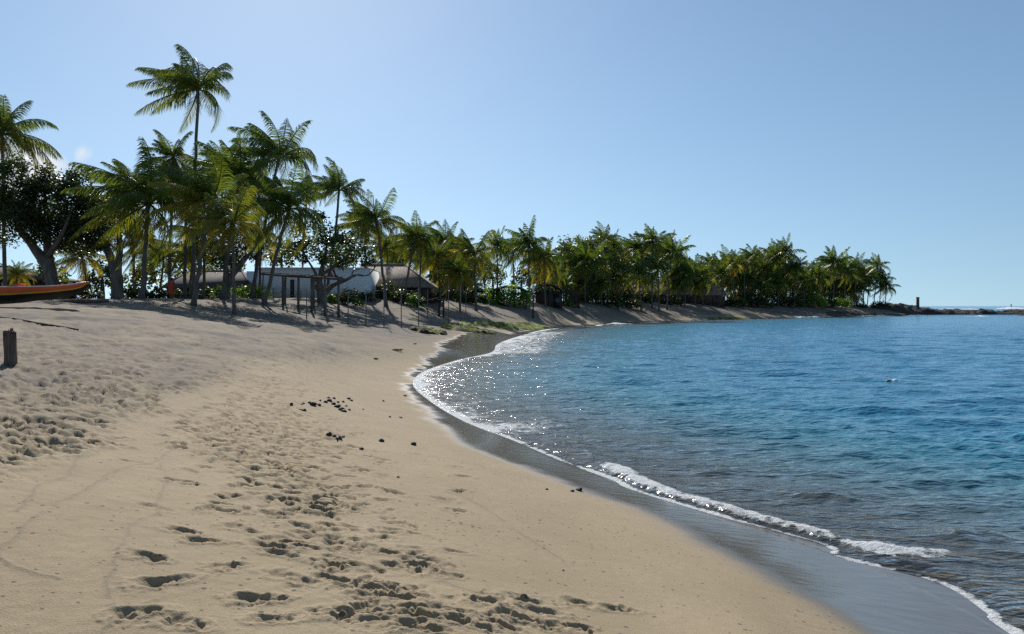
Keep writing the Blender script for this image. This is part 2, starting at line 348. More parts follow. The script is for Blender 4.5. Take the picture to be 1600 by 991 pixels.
prints = [(232,870),(258,908),(215,957),(290,972),(380,826),(355,885),(440,866),(425,853),(455,903),(510,880),(535,882),(403,935),(430,968),(480,855),(480,822),(435,803),(468,773),(490,795),(515,820),(350,797),(360,775),
 (385,750),(415,745),(450,765),(600,832),(572,855),(600,862),(635,820),(695,780),(712,797),(720,768),(725,745),(715,730),(625,885),(652,882),(700,898),(560,918),(590,920),(620,918),(575,945),(592,957),(640,925),(640,975),
 (662,982),(650,950),(700,968),(760,938),(822,938),(845,955),(790,955),(852,975),(890,978),(820,968),(780,975),(740,978),(905,942),(965,952),(520,905),(545,958),(660,890),(530,840),(310,675),(330,690),(350,705),(375,722),(395,715),
 (440,690),(450,670),(430,655),(400,640),(420,620),(380,600),(350,612),(330,640),(300,660),(385,738),(405,733),(430,725),(460,700),(480,690),(500,705),(520,722),(490,732),(470,747),(542,745),(560,700),(580,715),(552,731),
 (240,612),(238,625),(236,640),(205,588),(262,600),(300,600),(330,590),(370,585),(410,580),(440,570),(392,560),(450,555),(320,845),(290,830),(570,760),(545,800),(620,770),(600,720),(530,700),(505,660),(470,640),(440,620),
 (470,600),(500,590),(480,575),(520,560),(495,545),(540,535),(465,535),(405,545),(360,560),(425,598),(385,625),(355,650)]
rs = random.Random(3)
for (x, y) in prints:
    gx, gy = on_ground(x, y); sc_ = 1.0 if y > 700 else 1.15
    stamp(gx, gy, rs.uniform(.24, .33)*sc_, rs.uniform(.12, .17)*sc_, rs.gauss(.35, .5), rs.uniform(.020, .036)*sc_, .35, rs.uniform(0, 6))
    if 560 < y < 800: stamp(gx+rs.uniform(-.04, .04), gy+rs.uniform(-.05, .05), rs.uniform(.2, .3), rs.uniform(.11, .16), rs.gauss(.35, .5), .02, .3, 1)
    if rs.random() < .5: stamp(gx+rs.uniform(-.12, .12), gy+rs.uniform(-.1, .1), .12, .09, rs.uniform(0, 3), .02, .4)
for k in range(1050):                                       # more tracks along the trodden way
    t = rs.random(); cx_ = np.interp(t, [0, .35, .7, 1], [640, 440, 400, 520]); cy_ = np.interp(t, [0, .35, .7, 1], [985, 720, 620, 535])
    x = rs.gauss(cx_, 75 if t < .5 else 55); y = cy_+rs.gauss(0, 14)
    if y < 525 or y > 990 or (y > 800 and rs.random() < .6): continue
    gx, gy = on_ground(x, y)
    stamp(gx, gy, rs.uniform(.18, .3), rs.uniform(.09, .15), rs.gauss(.35, .7), rs.uniform(.010, .03)*(2.4 if y < 700 else 1.5 if y < 790 else .8), .3, rs.uniform(0, 6))
for P_, n_, sx_, sy_, dp in ([((285, 664), (338, 690)), 16, 7, 4, .05], [((455, 770), (520, 800)), 16, 10, 5, .042], [((175, 583), (212, 592)), 8, 8, 2, .07], [((232, 606), (246, 645)), 12, 6, 2, .05], [((290, 585), (450, 600)), 30, 10, 8, .05], [((360, 610), (440, 640)), 22, 14, 8, .045],
                             [((330, 690), (480, 760)), 24, 30, 9, .04], [((400, 700), (520, 745)), 22, 30, 9, .036], [((470, 560), (350, 590)), 24, 20, 6, .055], [((60, 690), (160, 700)), 12, 20, 6, .05], [((560, 915), (680, 960)), 5, 26, 8, .03]):   # trampled, dug-over places
    for k in range(n_):
        t = rs.random(); gx, gy = on_ground(P_[0][0]+(P_[1][0]-P_[0][0])*t+rs.gauss(0, sx_), P_[0][1]+(P_[1][1]-P_[0][1])*t+rs.gauss(0, sy_))
        stamp(gx, gy, rs.uniform(.16, .32), rs.uniform(.10, .17), rs.gauss(.3, .6), dp*rs.uniform(.6, 1.2), .45, rs.uniform(0, 6))
for k in range(900):                                       # crumbs kicked out of the prints
    (x, y) = rs.choice(prints); gx, gy = on_ground(x+rs.gauss(0, 16), min(988, y+rs.gauss(0, 7))); d_ = rs.uniform(.018, .05)
    stamp(gx, gy, d_*rs.uniform(1, 1.8), d_, rs.uniform(0, 3), -rs.uniform(.005, .014), .0, 0)
def churn_mask(X, Y):
    Yz = np.maximum(Y, .5); px = 800+F*X/Yz; 
    lim = np.interp(np.log(Yz), np.log([3, 5, 7.5, 10, 14, 22, 30, 45, 70, 120]), [-300, -140, 120, 190, 300, 430, 560, 640, 700, 760])
    return smooth(60, -60, px-lim+40*vnoise(X, Y, 1.5, 5))*(Y > 0)
churn = churn_mask(XX, YY)*smooth(1.5, 4, S)
for k in range(5200):
    y = rs.uniform(500, 760); x = rs.uniform(-60, 640)
    gx, gy = on_ground(x, y) if y > 500 else (0, 0)
    if churn_mask(np.array([gx]), np.array([gy]))[0] < rs.uniform(.3, .8) or rs.random() > min(1, (gy/13)**1.5+.12): continue
    stamp(gx, gy, rs.uniform(.22, .5), rs.uniform(.16, .32), rs.uniform(0, 3.1), rs.uniform(.012, .034)*min(1, gy/9), .45, rs.uniform(0, 6))
far_t = smooth(16, 26, np.hypot(XX, YY))
disp += churn*smooth(4, 10, np.hypot(XX, YY))*(.08*vnoise(XX, YY, .75, 2, 3)+.028*vnoise(XX, YY, .32, 3, 2))+far_t*smooth(3, 7, S)*.10*vnoise(XX, YY, 1.1, 8, 3)
disp += smooth(.5, 4, SE)*(.012*vnoise(XX, YY, 1.6, 21, 3)+.0038*vnoise(XX, YY, .12, 22, 2)+.0014*vnoise(XX, YY, .045, 23, 2))
# old swash lines: low sharp steps with a drift of dark grains
for P in ([(0, 872), (8, 848), (45, 815), (110, 775), (185, 735), (250, 715), (262, 690), (255, 668)], [(180, 945), (165, 900), (185, 850), (215, 815), (245, 790), (262, 745), (250, 722)], [(30, 800), (60, 760), (110, 740), (125, 715), (160, 700)],
          [(160, 985), (185, 950), (240, 935)], [(690, 905), (760, 925), (850, 930)], [(700, 760), (780, 810), (880, 880)], [(0, 872), (30, 885), (90, 900)], [(250, 668), (300, 650), (330, 630)]):
    L = catmull([on_ground(*q) for q in P], 26); L = L+np.c_[vnoise(L[:, 0], L[:, 1], .3, 4, 4), vnoise(L[:, 0], L[:, 1], .3, 9, 4)]*.07
    mnr, mxr = np.hypot(*L.T).min()-1, np.hypot(*L.T).max()+1; i0, i1 = np.searchsorted(rad, [mnr, mxr])
    d = poly_dist(XX[i0:i1], YY[i0:i1], L); gap = smooth(-.9, -.1, vnoise(XX[i0:i1], YY[i0:i1], .4, 31))
    line[i0:i1] = np.maximum(line[i0:i1], np.exp(-(d/.009)**2)*gap*.34+np.exp(-(d/.06)**2)*.08*gap); disp[i0:i1] += .006*np.exp(-(d/.018)**2)*gap
dm = 1+1.1*churn; disp = np.where(disp < 0, -.055*dm*np.tanh(-disp/.055/dm), .03*dm*np.tanh(disp/.03/dm))
H2 = H+disp*smooth(.0, 1.2, SE)*(S > .3); GH = H2
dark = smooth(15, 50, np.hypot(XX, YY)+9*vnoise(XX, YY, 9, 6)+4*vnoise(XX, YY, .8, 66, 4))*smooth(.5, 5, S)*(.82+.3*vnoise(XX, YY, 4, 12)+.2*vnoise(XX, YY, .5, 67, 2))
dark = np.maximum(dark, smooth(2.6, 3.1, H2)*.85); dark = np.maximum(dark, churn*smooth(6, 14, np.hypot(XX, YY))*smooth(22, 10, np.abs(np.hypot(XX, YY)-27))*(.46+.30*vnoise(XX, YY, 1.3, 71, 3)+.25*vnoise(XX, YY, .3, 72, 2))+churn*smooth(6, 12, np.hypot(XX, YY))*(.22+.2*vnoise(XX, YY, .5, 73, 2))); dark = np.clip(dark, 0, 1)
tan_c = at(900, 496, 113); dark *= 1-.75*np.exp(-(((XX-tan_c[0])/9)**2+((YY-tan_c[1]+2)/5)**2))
wet = np.where(S > -.5, np.where(YY < 72, smooth(.16, -.6, SE+(.20*vnoise(XX, YY, .9, 14)+.07*vnoise(XX, YY, .25, 15))*np.clip(np.hypot(XX, YY)/12, .5, 3)), smooth(1.8, .4, S+.4*vnoise(XX, YY, 2., 16))), 1)
nr, na = XX.shape
idx = np.arange(nr*na).reshape(nr, na)
nxt = np.roll(idx, -1, axis=1)
quads = np.stack([idx[:-1], idx[1:], nxt[1:], nxt[:-1]], -1).reshape(-1, 4)[:, ::-1]
inner = np.array([[0, 0, float(H2[0].mean())]]); V = np.c_[XX.ravel(), YY.ravel(), H2.ravel()]
tri = np.stack([np.full(na, nr*na), idx[0], nxt[0]], -1)[:, ::-1]
m, n, p = new_mat('beach_sand'); M['sand'] = m
zw = noise_node(n, 3.2, 4, stretch=(1, 2.6, 1)); zg = noise_node(n, 130, 3, rough=.8); zl = noise_node(n, 1.3, 5); zm = noise_node(n, 14, 4)
c = mixc(n, ramp(n, zl.outputs['Fac'], [(.3, (0, 0, 0)), (.7, (1, 1, 1))]), (.308, .234, .133), (.368, .283, .168))
c = mixc(n, ramp(n, zm.outputs['Fac'], [(.35, (0, 0, 0)), (.7, (.5, .5, .5))]), c, (.27, .208, .125))
c = mixc(n, ramp(n, zg.outputs['Fac'], [(.30, (.95, .95, .95)), (.48, (0, 0, 0))]), c, (.17, .13, .095)); c = mixc(n, ramp(n, zg.outputs['Fac'], [(.60, (0, 0, 0)), (.74, (.8, .8, .8))]), c, (.62, .53, .40))
vs = n.nodes.new('ShaderNodeTexVoronoi'); vs.inputs['Scale'].default_value = 17; tq = n.nodes.new('ShaderNodeTexCoord'); n.links.new(tq.outputs['Object'], vs.inputs['Vector'])
sxv = n.nodes.new('ShaderNodeSeparateXYZ'); n.links.new(vs.outputs['Color'], sxv.inputs[0]); zq = noise_node(n, .9, 3)
rad_s = nmath(n, 'MULTIPLY', nmath(n, 'MULTIPLY', sxv.outputs[0], ramp(n, sxv.outputs[1], [(.55, (0, 0, 0)), (.62, (1, 1, 1))])), nmath(n, 'MULTIPLY', zq.outputs['Fac'], .62))
c = mixc(n, nmath(n, 'MULTIPLY', nmath(n, 'LESS_THAN', vs.outputs['Distance'], rad_s), .8), c, (.07, .055, .04))
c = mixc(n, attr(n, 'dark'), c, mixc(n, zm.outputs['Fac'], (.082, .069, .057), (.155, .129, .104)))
c = mixc(n, attr(n, 'line'), c, (.10, .085, .065))
c = mixc(n, attr(n, 'wet'), c, (.115, .097, .076)); c = mixc(n, nmath(n, 'MULTIPLY', attr(n, 'wet'), ramp(n, zw.outputs['Fac'], [(.40, (0, 0, 0)), (.7, (.5, .5, .5))])), c, (.16, .135, .105)); c = mixc(n, attr(n, 'under'), c, (.29, .26, .21))
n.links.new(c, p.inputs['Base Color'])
n.links.new(ramp(n, attr(n, 'wet'), [(.0, (.95, .95, .95)), (.5, (.6, .6, .6)), (.85, (.24, .24, .24)), (1.0, (.13, .13, .13))]), p.inputs['Roughness'])
p.inputs['Specular IOR Level'].default_value = .5; p.inputs['IOR'].default_value = 1.5
bw = bump(n, None, zw.outputs['Fac'], .35, .012)
b = n.nodes.new('ShaderNodeBump'); b.inputs['Distance'].default_value = .01; n.links.new(bw, b.inputs['Normal'])
n.links.new(nmath(n, 'MULTIPLY', nmath(n, 'SUBTRACT', 1.0, attr(n, 'wet')), .55), b.inputs['Strength']); zb = noise_node(n, 90, 4)
n.links.new(zb.outputs['Fac'], b.inputs['Height']); n.links.new(b.outputs[0], p.inputs['Normal'])
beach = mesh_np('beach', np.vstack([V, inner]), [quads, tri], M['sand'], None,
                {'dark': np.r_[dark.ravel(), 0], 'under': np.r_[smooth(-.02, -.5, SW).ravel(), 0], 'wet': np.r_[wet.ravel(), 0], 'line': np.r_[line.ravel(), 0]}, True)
tag(beach, None, None, None, 'structure')
del V, quads

# ------------------------------------------------------------------ the sea
rw = [5.0]
while rw[-1] < 700: r = rw[-1]; rw.append(r+min(r*.006, max(.024, r*r/2600)))
while rw[-1] < 40000: rw.append(rw[-1]*1.06)
rw = np.array(rw); aw = np.radians(np.r_[np.arange(-85, -13, 3.), np.arange(-13, 36.5, .075), np.arange(36.5, 50, .6), np.arange(50, 128, 3.)])
X = rw[:, None]*np.sin(aw)[None]; Y = rw[:, None]*np.cos(aw)[None]; s = shore_s(X, Y); off = np.maximum(-s, 0)
cell = np.broadcast_to(np.gradient(rw)[:, None], X.shape)
Z = np.zeros_like(X); wr = np.random.default_rng(5)
amp_shore = smooth(.3, 7, off)*.75+.25*smooth(0, 1.2, off)
wind = math.radians(258); warps = [vnoise(X, Y, 3., 91, 1), vnoise(X, Y, 9., 92, 1), vnoise(X, Y, 22., 93, 1)]
for k in range(84):
    lam = math.exp(wr.uniform(math.log(.16), math.log(3.2))); d = wind+wr.normal(0, .42 if lam > .8 else .6)
    amp = .0080*lam**.75; ph = wr.uniform(0, 6.28)
    fade = smooth(1.8, 4.5, lam/cell)
    q = 2*math.pi/lam*(X*math.cos(d)+Y*math.sin(d))+ph+1.3*warps[0 if lam < .8 else 1 if lam < 2.2 else 2]*(1 if k % 2 else -1)
    Z += amp*fade*(np.sin(q)+.25*np.sin(2*q+1.3))*.75
Z *= amp_shore
foam = np.zeros_like(X)
nf = vnoise(X, Y, .35, 40, 3); nf2 = vnoise(X, Y, 1.6, 41, 3)
px = 800+F*X/np.maximum(Y, .1)
# thin foam along the swash edge, wider where the little wave has just run out
wid = np.where(Y < 13, .085, np.where(Y < 30, .085+(Y-13)*.027, np.where(Y < 62, .544+(Y-30)*.026, 1.4)))*np.clip(1+.9*nf2+.6*nf, .25, 2.6)
so_ = -s; foam = np.maximum(foam, 1.2*np.exp(-((so_-.04)/np.maximum(wid, .05))**2)*((.86+.5*nf+.45*nf2)*(1-smooth(1230, 1320, px))+(.80+.5*nf2+.3*nf)*smooth(1230, 1320, px))*np.where(Y > 95, smooth(-.5, .3, nf2), 1))
nf3 = vnoise(X, Y, .16, 44, 3)
foam = np.maximum(foam, smooth(7.5, 1.5, off)*(Y > 34)*(Y < 82)*smooth(32, 50, Y)*(.80+.45*nf+.4*nf3))  # broad foam in the cove; its white also stands in for sun glitter
foam = np.maximum(foam, smooth(3.6, .3, off)*smooth(12.5, 17, Y)*(Y < 60)*(.52+.40*nf2+.35*nf+.3*nf3))
foam = np.maximum(foam, smooth(1.4, .1, off)*(Y < 13)*(px < 1300)*(.28+.35*nf2+.3*nf+.35*nf3))
# breaker
def ridge(P, h, wd, fw, f_amt, zz=.1, skew=.6, seed=50):
    global Z, foam
    L = catmull(P, 10); lo, hi = np.hypot(*L.T).min()-3*wd-2, np.hypot(*L.T).max()+3*wd+2; i0, i1 = np.searchsorted(rw, [lo, hi])
    x, y = X[i0:i1], Y[i0:i1]; x2 = x+.25*wd*vnoise(x, y, wd*3, seed); y2 = y+.25*wd*vnoise(x, y, wd*3, seed+1)
    d = poly_dist(x2, y2, L); ends = np.minimum(np.hypot(x-L[0, 0], y-L[0, 1]), np.hypot(x-L[-1, 0], y-L[-1, 1])); tp = smooth(0, max(wd*3, 1.1 if wd < 1 else 0), ends)
    sd_ = np.where(s[i0:i1] > -np.interp(0, [0, 1], [0, 1]), 1, 1)
    nn = vnoise(x, y, wd*1.4, seed+2, 3)
    tp = tp*smooth(.04, .35, off[i0:i1])
    Z[i0:i1] += h*np.exp(-(d/wd)**2)*tp*np.clip(.95+.8*nn, .2, 1.7)
    foam[i0:i1] = np.maximum(foam[i0:i1], f_amt*np.exp(-(d/fw)**2)*tp*(.98+.5*nn+.65*vnoise(x, y, fw*.4, seed+5, 3)))
    Z[i0:i1] += .25*h*np.exp(-(d/fw)**2)*tp*vnoise(x, y, fw*.5, seed+3, 3)
g = lambda px_, py_, z=.12: atz(px_, py_, z)[:2]
ridge([g(925, 705), g(960, 722), g(1005, 745), g(1060, 765), g(1120, 780), g(1190, 800), g(1260, 818), g(1330, 835), g(1400, 845), g(1480, 850), g(1560, 853)], .045, .18, .26, 1.22)
ridge([g(1010, 748), g(1050, 765), g(1110, 785), g(1200, 806), g(1290, 826)], .02, .3, .48, 1.0, seed=60)
ridge([g(1300, 800), g(1350, 806), g(1400, 800)], .06, .25, .10, .75, seed=70)
ridge([g(1380, 820), g(1450, 826), g(1530, 822), g(1600, 828)], .10, .3, .08, .5, seed=75)
ridge([g(1060, 715), g(1120, 724), g(1180, 720)], .07, .35, .07, .5, seed=78)
ridge([g(1180, 760), g(1300, 768), g(1420, 762)], .09, .4, .06, .35, seed=79)
ridge([g(890, 690), g(930, 702), g(960, 705)], .04, .2, .25, .75, seed=80)
ridge([g(800, 640), g(850, 650), g(900, 668)], .05, .4, .3, .55, seed=81)
ridge([g(1480, 905), g(1530, 935), g(1600, 985)], .03, .10, .04, .75, seed=82)
ridge([g(1560, 890), g(1620, 880)], .04, .12, .07, .7, seed=83)
for (a_, b_, yy, f_, wd_) in ((1050, 1130, 499.6, 1.1, 1.5), (1215, 1290, 497, 1.0, 1.6), (1310, 1400, 494.6, 1.0, 1.6), (905, 1010, 508, 1.2, 1.8), (1500, 1545, 495.0, 1.6, 1.8), (1420, 1440, 493.6, .5, 1)):   # spilling along the far shore
    ridge([g(a_, yy, 0), g((a_+b_)/2, yy+.4, 0), g(b_, yy-.2, 0)], .3, wd_, wd_*.9, f_, seed=int(a_))
for (a_, b_, Yd, hh, ff) in ((1455, 1550, 420, 1.9, 2.2), (1535, 1750, 470, 2.0, 2.0), (1410, 1480, 520, 1.2, 1.2), (1570, 1800, 400, 1.2, 1.2)):   # surf beyond the reef
    ridge([at(a_, 480, Yd)[:2], at((a_+b_)/2, 480, Yd+8)[:2], at(b_, 480, Yd-4)[:2]], hh, 7, 5, ff, seed=int(Yd))
nearm = (np.abs(s) < 4) & (Y < 130); Ht = np.full(X.shape, -9.); Ht[nearm] = base_height(X[nearm], Y[nearm])
Z += .012*smooth(0, .25, off)
Z = np.where(nearm, np.where(s <= 0, np.maximum(Z*smooth(0, .3, off)+Ht*(1-smooth(0, .3, off)), Ht+np.minimum(.020, -s*.16)), Ht-np.minimum(.05, s*.25)), np.where(s <= 0, Z, -.04))
keep = s < .8
depth = 1-np.exp(-off/ np.where(Y < 60, 5.2, 7))
iw = np.arange(X.size).reshape(X.shape)
k4 = keep[:-1, :-1] & keep[1:, :-1] & keep[1:, 1:] & keep[:-1, 1:]
qs = np.stack([iw[:-1, :-1], iw[1:, :-1], iw[1:, 1:], iw[:-1, 1:]], -1)[k4][:, ::-1]
used = np.unique(qs); remap = np.zeros(X.size, np.int64); remap[used] = np.arange(len(used))
m = bpy.data.materials.new('sea_water'); m.use_nodes = True; n = m.node_tree; n.nodes.clear(); M['sea'] = m
mo = n.nodes.new('ShaderNodeOutputMaterial'); dep = attr(n, 'depth')
zc = noise_node(n, .06, 3)
dc = nmath(n, 'ADD', dep, nmath(n, 'MULTIPLY', nmath(n, 'SUBTRACT', zc.outputs['Fac'], .5), .22))
body = ramp(n, dc, [(.0, (.26, .25, .22)), (.35, (.17, .25, .26)), (.7, (.055, .22, .29)), (1.0, (.038, .215, .365))])
df = n.nodes.new('ShaderNodeBsdfDiffuse'); n.links.new(body, df.inputs['Color'])
tr = n.nodes.new('ShaderNodeBsdfTransparent'); tr.inputs['Color'].default_value = (.93, .97, .96, 1)
m1 = n.nodes.new('ShaderNodeMixShader'); n.links.new(ramp(n, dep, [(.0, (.02, .02, .02)), (.25, (.25, .25, .25)), (.8, (1, 1, 1))]), m1.inputs[0]); n.links.new(tr.outputs[0], m1.inputs[1]); n.links.new(df.outputs[0], m1.inputs[2])
gl = n.nodes.new('ShaderNodeBsdfGlossy'); gl.inputs['Roughness'].default_value = .15; gl.inputs['Color'].default_value = (1, 1, 1, 1)
fr = n.nodes.new('ShaderNodeFresnel'); fr.inputs['IOR'].default_value = 1.33
z1 = noise_node(n, 2.2, 4, stretch=(.7, 1.7, 1)); z2 = noise_node(n, .55, 4, stretch=(.55, 1.8, 1))
z3 = noise_node(n, 6, 2, stretch=(.6, 1.5, 1)); bb = bump(n, None, z2.outputs['Fac'], 1.0, .22); bb = bump(n, None, z1.outputs['Fac'], 1.0, .09, bb); bb = bump(n, None, z3.outputs['Fac'], 1.0, .06, bb)
for q in (gl, fr, df): n.links.new(bb, q.inputs['Normal'])
m2 = n.nodes.new('ShaderNodeMixShader'); n.links.new(fr.outputs[0], m2.inputs[0]); n.links.new(m1.outputs[0], m2.inputs[1]); n.links.new(gl.outputs[0], m2.inputs[2])
ff = n.nodes.new('ShaderNodeBsdfDiffuse'); ff.inputs['Color'].default_value = (.80, .82, .82, 1)
zf = noise_node(n, 9, 6, rough=.72, stretch=(1, 1.4, 1)); zf2 = noise_node(n, 2.4, 4)
vt = n.nodes.new('ShaderNodeTexCoord'); vo = n.nodes.new('ShaderNodeTexVoronoi'); vo.feature = 'DISTANCE_TO_EDGE'; vo.inputs['Scale'].default_value = 6.5
vm_ = n.nodes.new('ShaderNodeVectorMath'); vm_.operation = 'ADD'; n.links.new(vt.outputs['Object'], vm_.inputs[0]); n.links.new(mixc(n, .35, (0, 0, 0), zf.outputs['Color']), vm_.inputs[1]); n.links.new(vm_.outputs[0], vo.inputs['Vector'])
nn = nmath(n, 'ADD', nmath(n, 'ADD', nmath(n, 'MULTIPLY', zf.outputs['Fac'], .75), nmath(n, 'MULTIPLY', zf2.outputs['Fac'], .25)), nmath(n, 'MINIMUM', nmath(n, 'MULTIPLY', vo.outputs['Distance'], 1.1), .3))
fb = bump(n, None, zf.outputs['Fac'], 1, .08); n.links.new(fb, ff.inputs['Normal'])
fac = nmath(n, 'MINIMUM', nmath(n, 'MAXIMUM', nmath(n, 'MULTIPLY', nmath(n, 'SUBTRACT', attr(n, 'foam'), nn), 3.6), 0.0), .92)
m3 = n.nodes.new('ShaderNodeMixShader'); n.links.new(fac, m3.inputs[0]); n.links.new(m2.outputs[0], m3.inputs[1]); n.links.new(ff.outputs[0], m3.inputs[2]); n.links.new(m3.outputs[0], mo.inputs[0])
sea = mesh_np('sea_water', np.c_[X.ravel(), Y.ravel(), Z.ravel()][used], [remap[qs]], M['sea'], None, {'depth': depth.ravel()[used], 'foam': np.clip(foam, 0, 2).ravel()[used]}, True)
tag(sea, None, None, None, 'structure')
del X, Y, Z, s, off, foam, XX, YY, H, S
# ------------------------------------------------------------------ palms
UP = np.array([0, 0, 1.])
def frond_set(seed, n, N, e0, e1, droop, wind, wl, old0, Lr=(.85, 1.05), az0=0, leaf=.35):
    """n feather fronds round the origin, unit length; N leaflets a side"""
    r = np.random.default_rng(seed); Vs = []; Q = []; T3 = []; tint = []; off = 0
    for k in range(n):
        f = (k+.5)/n; az = az0+k*2.39996+r.normal(0, .18); e = math.radians(e0+(e1-e0)*f+r.normal(0, 10)); L = r.uniform(*Lr)*r.uniform(.82, 1.08)*(1-.25*(1-f)**3)
        dr = math.radians(r.uniform(*droop))*(.55+.45*f); hd = np.array([math.cos(az), math.sin(az), 0])
        ns = 12; P = np.zeros((ns+1, 3)); wn = wind*r.uniform(.6, 1.3)
        for i in range(ns):
            t = (i+.5)/ns; pc = e-dr*t**1.35; d = hd*math.cos(pc)+UP*math.sin(pc)+np.array([-1, .12, 0])*wn*t*1.9
            P[i+1] = P[i]+d/np.linalg.norm(d)*L/ns
        tp = np.linspace(0, 1, ns+1); Tn = np.gradient(P, axis=0); Tn /= np.linalg.norm(Tn, axis=1)[:, None]
        sd_ = np.cross(Tn, UP); bad = np.linalg.norm(sd_, axis=1) < .15; sd_[bad] = np.array([-math.sin(az), math.cos(az), 0]); sd_ /= np.linalg.norm(sd_, axis=1)[:, None]
        tw = r.normal(0, .25); nm = np.cross(sd_, Tn); sd_ = sd_*math.cos(tw)+nm*math.sin(tw)
        # midrib: a flat three-sided strip
        wr_ = .014*(1-.85*tp)[:, None]; a = P+sd_*wr_; b = P-sd_*wr_; c = P-nm*wr_*1.2
        Vs.append(np.stack([a, b, c], 1).reshape(-1, 3)); i0 = off+np.arange(ns)*3
        for u, v in ((0, 1), (1, 2), (2, 0)): Q.append(np.stack([i0+u, i0+v, i0+3+v, i0+3+u], -1))
        tn = np.clip(old0*(.15+1.2*f**2)*r.uniform(.3, 1.5), 0, 1); tint.append(np.full((ns+1)*3, min(1, tn+.25))); off += (ns+1)*3
        for sg in (-1, 1):
            t = np.linspace(.13, .985, N)+r.normal(0, .25/N, N); t = np.clip(t, .1, .995)
            p = np.stack([np.interp(t, tp, P[:, q]) for q in range(3)], 1); tg = np.stack([np.interp(t, tp, Tn[:, q]) for q in range(3)], 1); s_ = np.stack([np.interp(t, tp, sd_[:, q]) for q in range(3)], 1)
            ph = np.radians(60-40*t+r.normal(0, 6, N))[:, None]; d = tg*np.cos(ph)+sg*s_*np.sin(ph)-UP*(.42+.35*r.random((N, 1)))+np.array([-1, 0, 0])*wind*.35
            d /= np.linalg.norm(d, axis=1)[:, None]; ln = leaf*L*np.minimum(1, .45+t*2.6)*np.maximum(1-t, .06)**.42*r.uniform(.85, 1.1, N); ln = ln[:, None]
            wv = tg*wl*.5; m_ = p+d*ln*.55; d2 = d-UP*.85; d2 /= np.linalg.norm(d2, axis=1)[:, None]; tip = m_+d2*ln*.48
            V = np.stack([p-wv*.6, p+wv*.6, m_+wv, m_-wv, tip], 1).reshape(-1, 3); i0 = off+np.arange(N)*5
            Q.append(np.stack([i0, i0+1, i0+2, i0+3], -1)); T3.append(np.stack([i0+3, i0+2, i0+4], -1)); Vs.append(V); tint.append(np.full(5*N, tn)); off += 5*N
    return np.concatenate(Vs), [np.concatenate(Q), np.concatenate(T3)], np.concatenate(tint)
def proto(name, mat, *a, **k):
    V, Fs, tn = frond_set(*a, **k); o = mesh_np(name, V, Fs, mat, None, {'tint': tn}); me = o.data; bpy.data.objects.remove(o); return me
NEAR = [proto('crown', M['palm'], 100+i, 27+i % 5, 76, 88, -30-6*(i % 3), (55, 105), .42+.10*(i % 3), .0105, .35 if i < 5 else .8) for i in range(8)]
WINDY = [proto('crown', M['palm'], 130+i, 23, 76, 90, -14, (40, 85), .7, .0105, .2) for i in range(3)]
FAR = [proto('crown', M['palm'], 200+i, 25+i % 5, 36, 88, -42, (55, 105), .36, .020, .3 if i < 6 else .85, leaf=.35) for i in range(9)]
DRY = [proto('dry_fronds', M['palm_dry'], 300+i, 4, 24, -35, -72, (15, 35), .1, .022, .5, az0=i*1.3) for i in range(4)]
M['coconut'] = plain('coconut_husk', (.10, .09, .02), (.22, .15, .05), 6, .6)
def palm(cx, cy, bx, Y, r, var, flags, label, group='coconut palms along the shore'):
    Y = FY(bx, Y)
    top = at(cx, cy, Y); xb = (bx-800)/F*Y; zb = ground(xb, Y)-.06
    t = thing('coconut_palm', label, 'palm', (xb, Y, zb), 0, group)
    d = top-np.array([xb, Y, zb]); Lf = (1.3 if Y < 70 else 1.25)*r*Y/F
    mid = d*np.array([.5, .5, .5])+np.array([-d[0]*(.10 if 'c' not in flags else -.25), 0, 0]) 
    b = MB(); u = np.linspace(0, 1, 14)[:, None]; P = (1-u)**2*0+2*u*(1-u)*mid+u*u*d
    P[1:-1, 0] += np.array([random.gauss(0, .03) for _ in range(12)])
    k = min(1.0, max(.72, Lf/4.0))
    rd = (np.interp(u[:, 0], [0, .06, .2, 1], [.22, .155, .135, .10])*k); rd[-1] *= 1.25
    b.tube(P, rd, 10, True, .05)
    b.build('trunk', M['bark'], t, True)
    src = (NEAR if Y < 100 else FAR)[var % 8] if 'w' not in flags else WINDY[var % 3]
    c = bpy.data.objects.new('crown', src); COL.objects.link(c); c.parent = t; c.location = d; c.scale = (Lf*random.uniform(.88, 1.12), Lf*random.uniform(.88, 1.12), Lf*random.uniform(.88, 1.14))
    c.rotation_euler = (random.uniform(-.14, .14), random.uniform(-.22, .08), random.uniform(-.75, .75))
    if 'y' in flags:
        q = bpy.data.objects.new('dry_fronds', DRY[var % 4]); COL.objects.link(q); q.parent = t; q.location = d-np.array([0, 0, .1]); q.scale = (Lf*.85,)*3; q.rotation_euler = (0, 0, random.uniform(0, 6)); q['label'] = 'dry yellow brown hanging fronds'
    return t
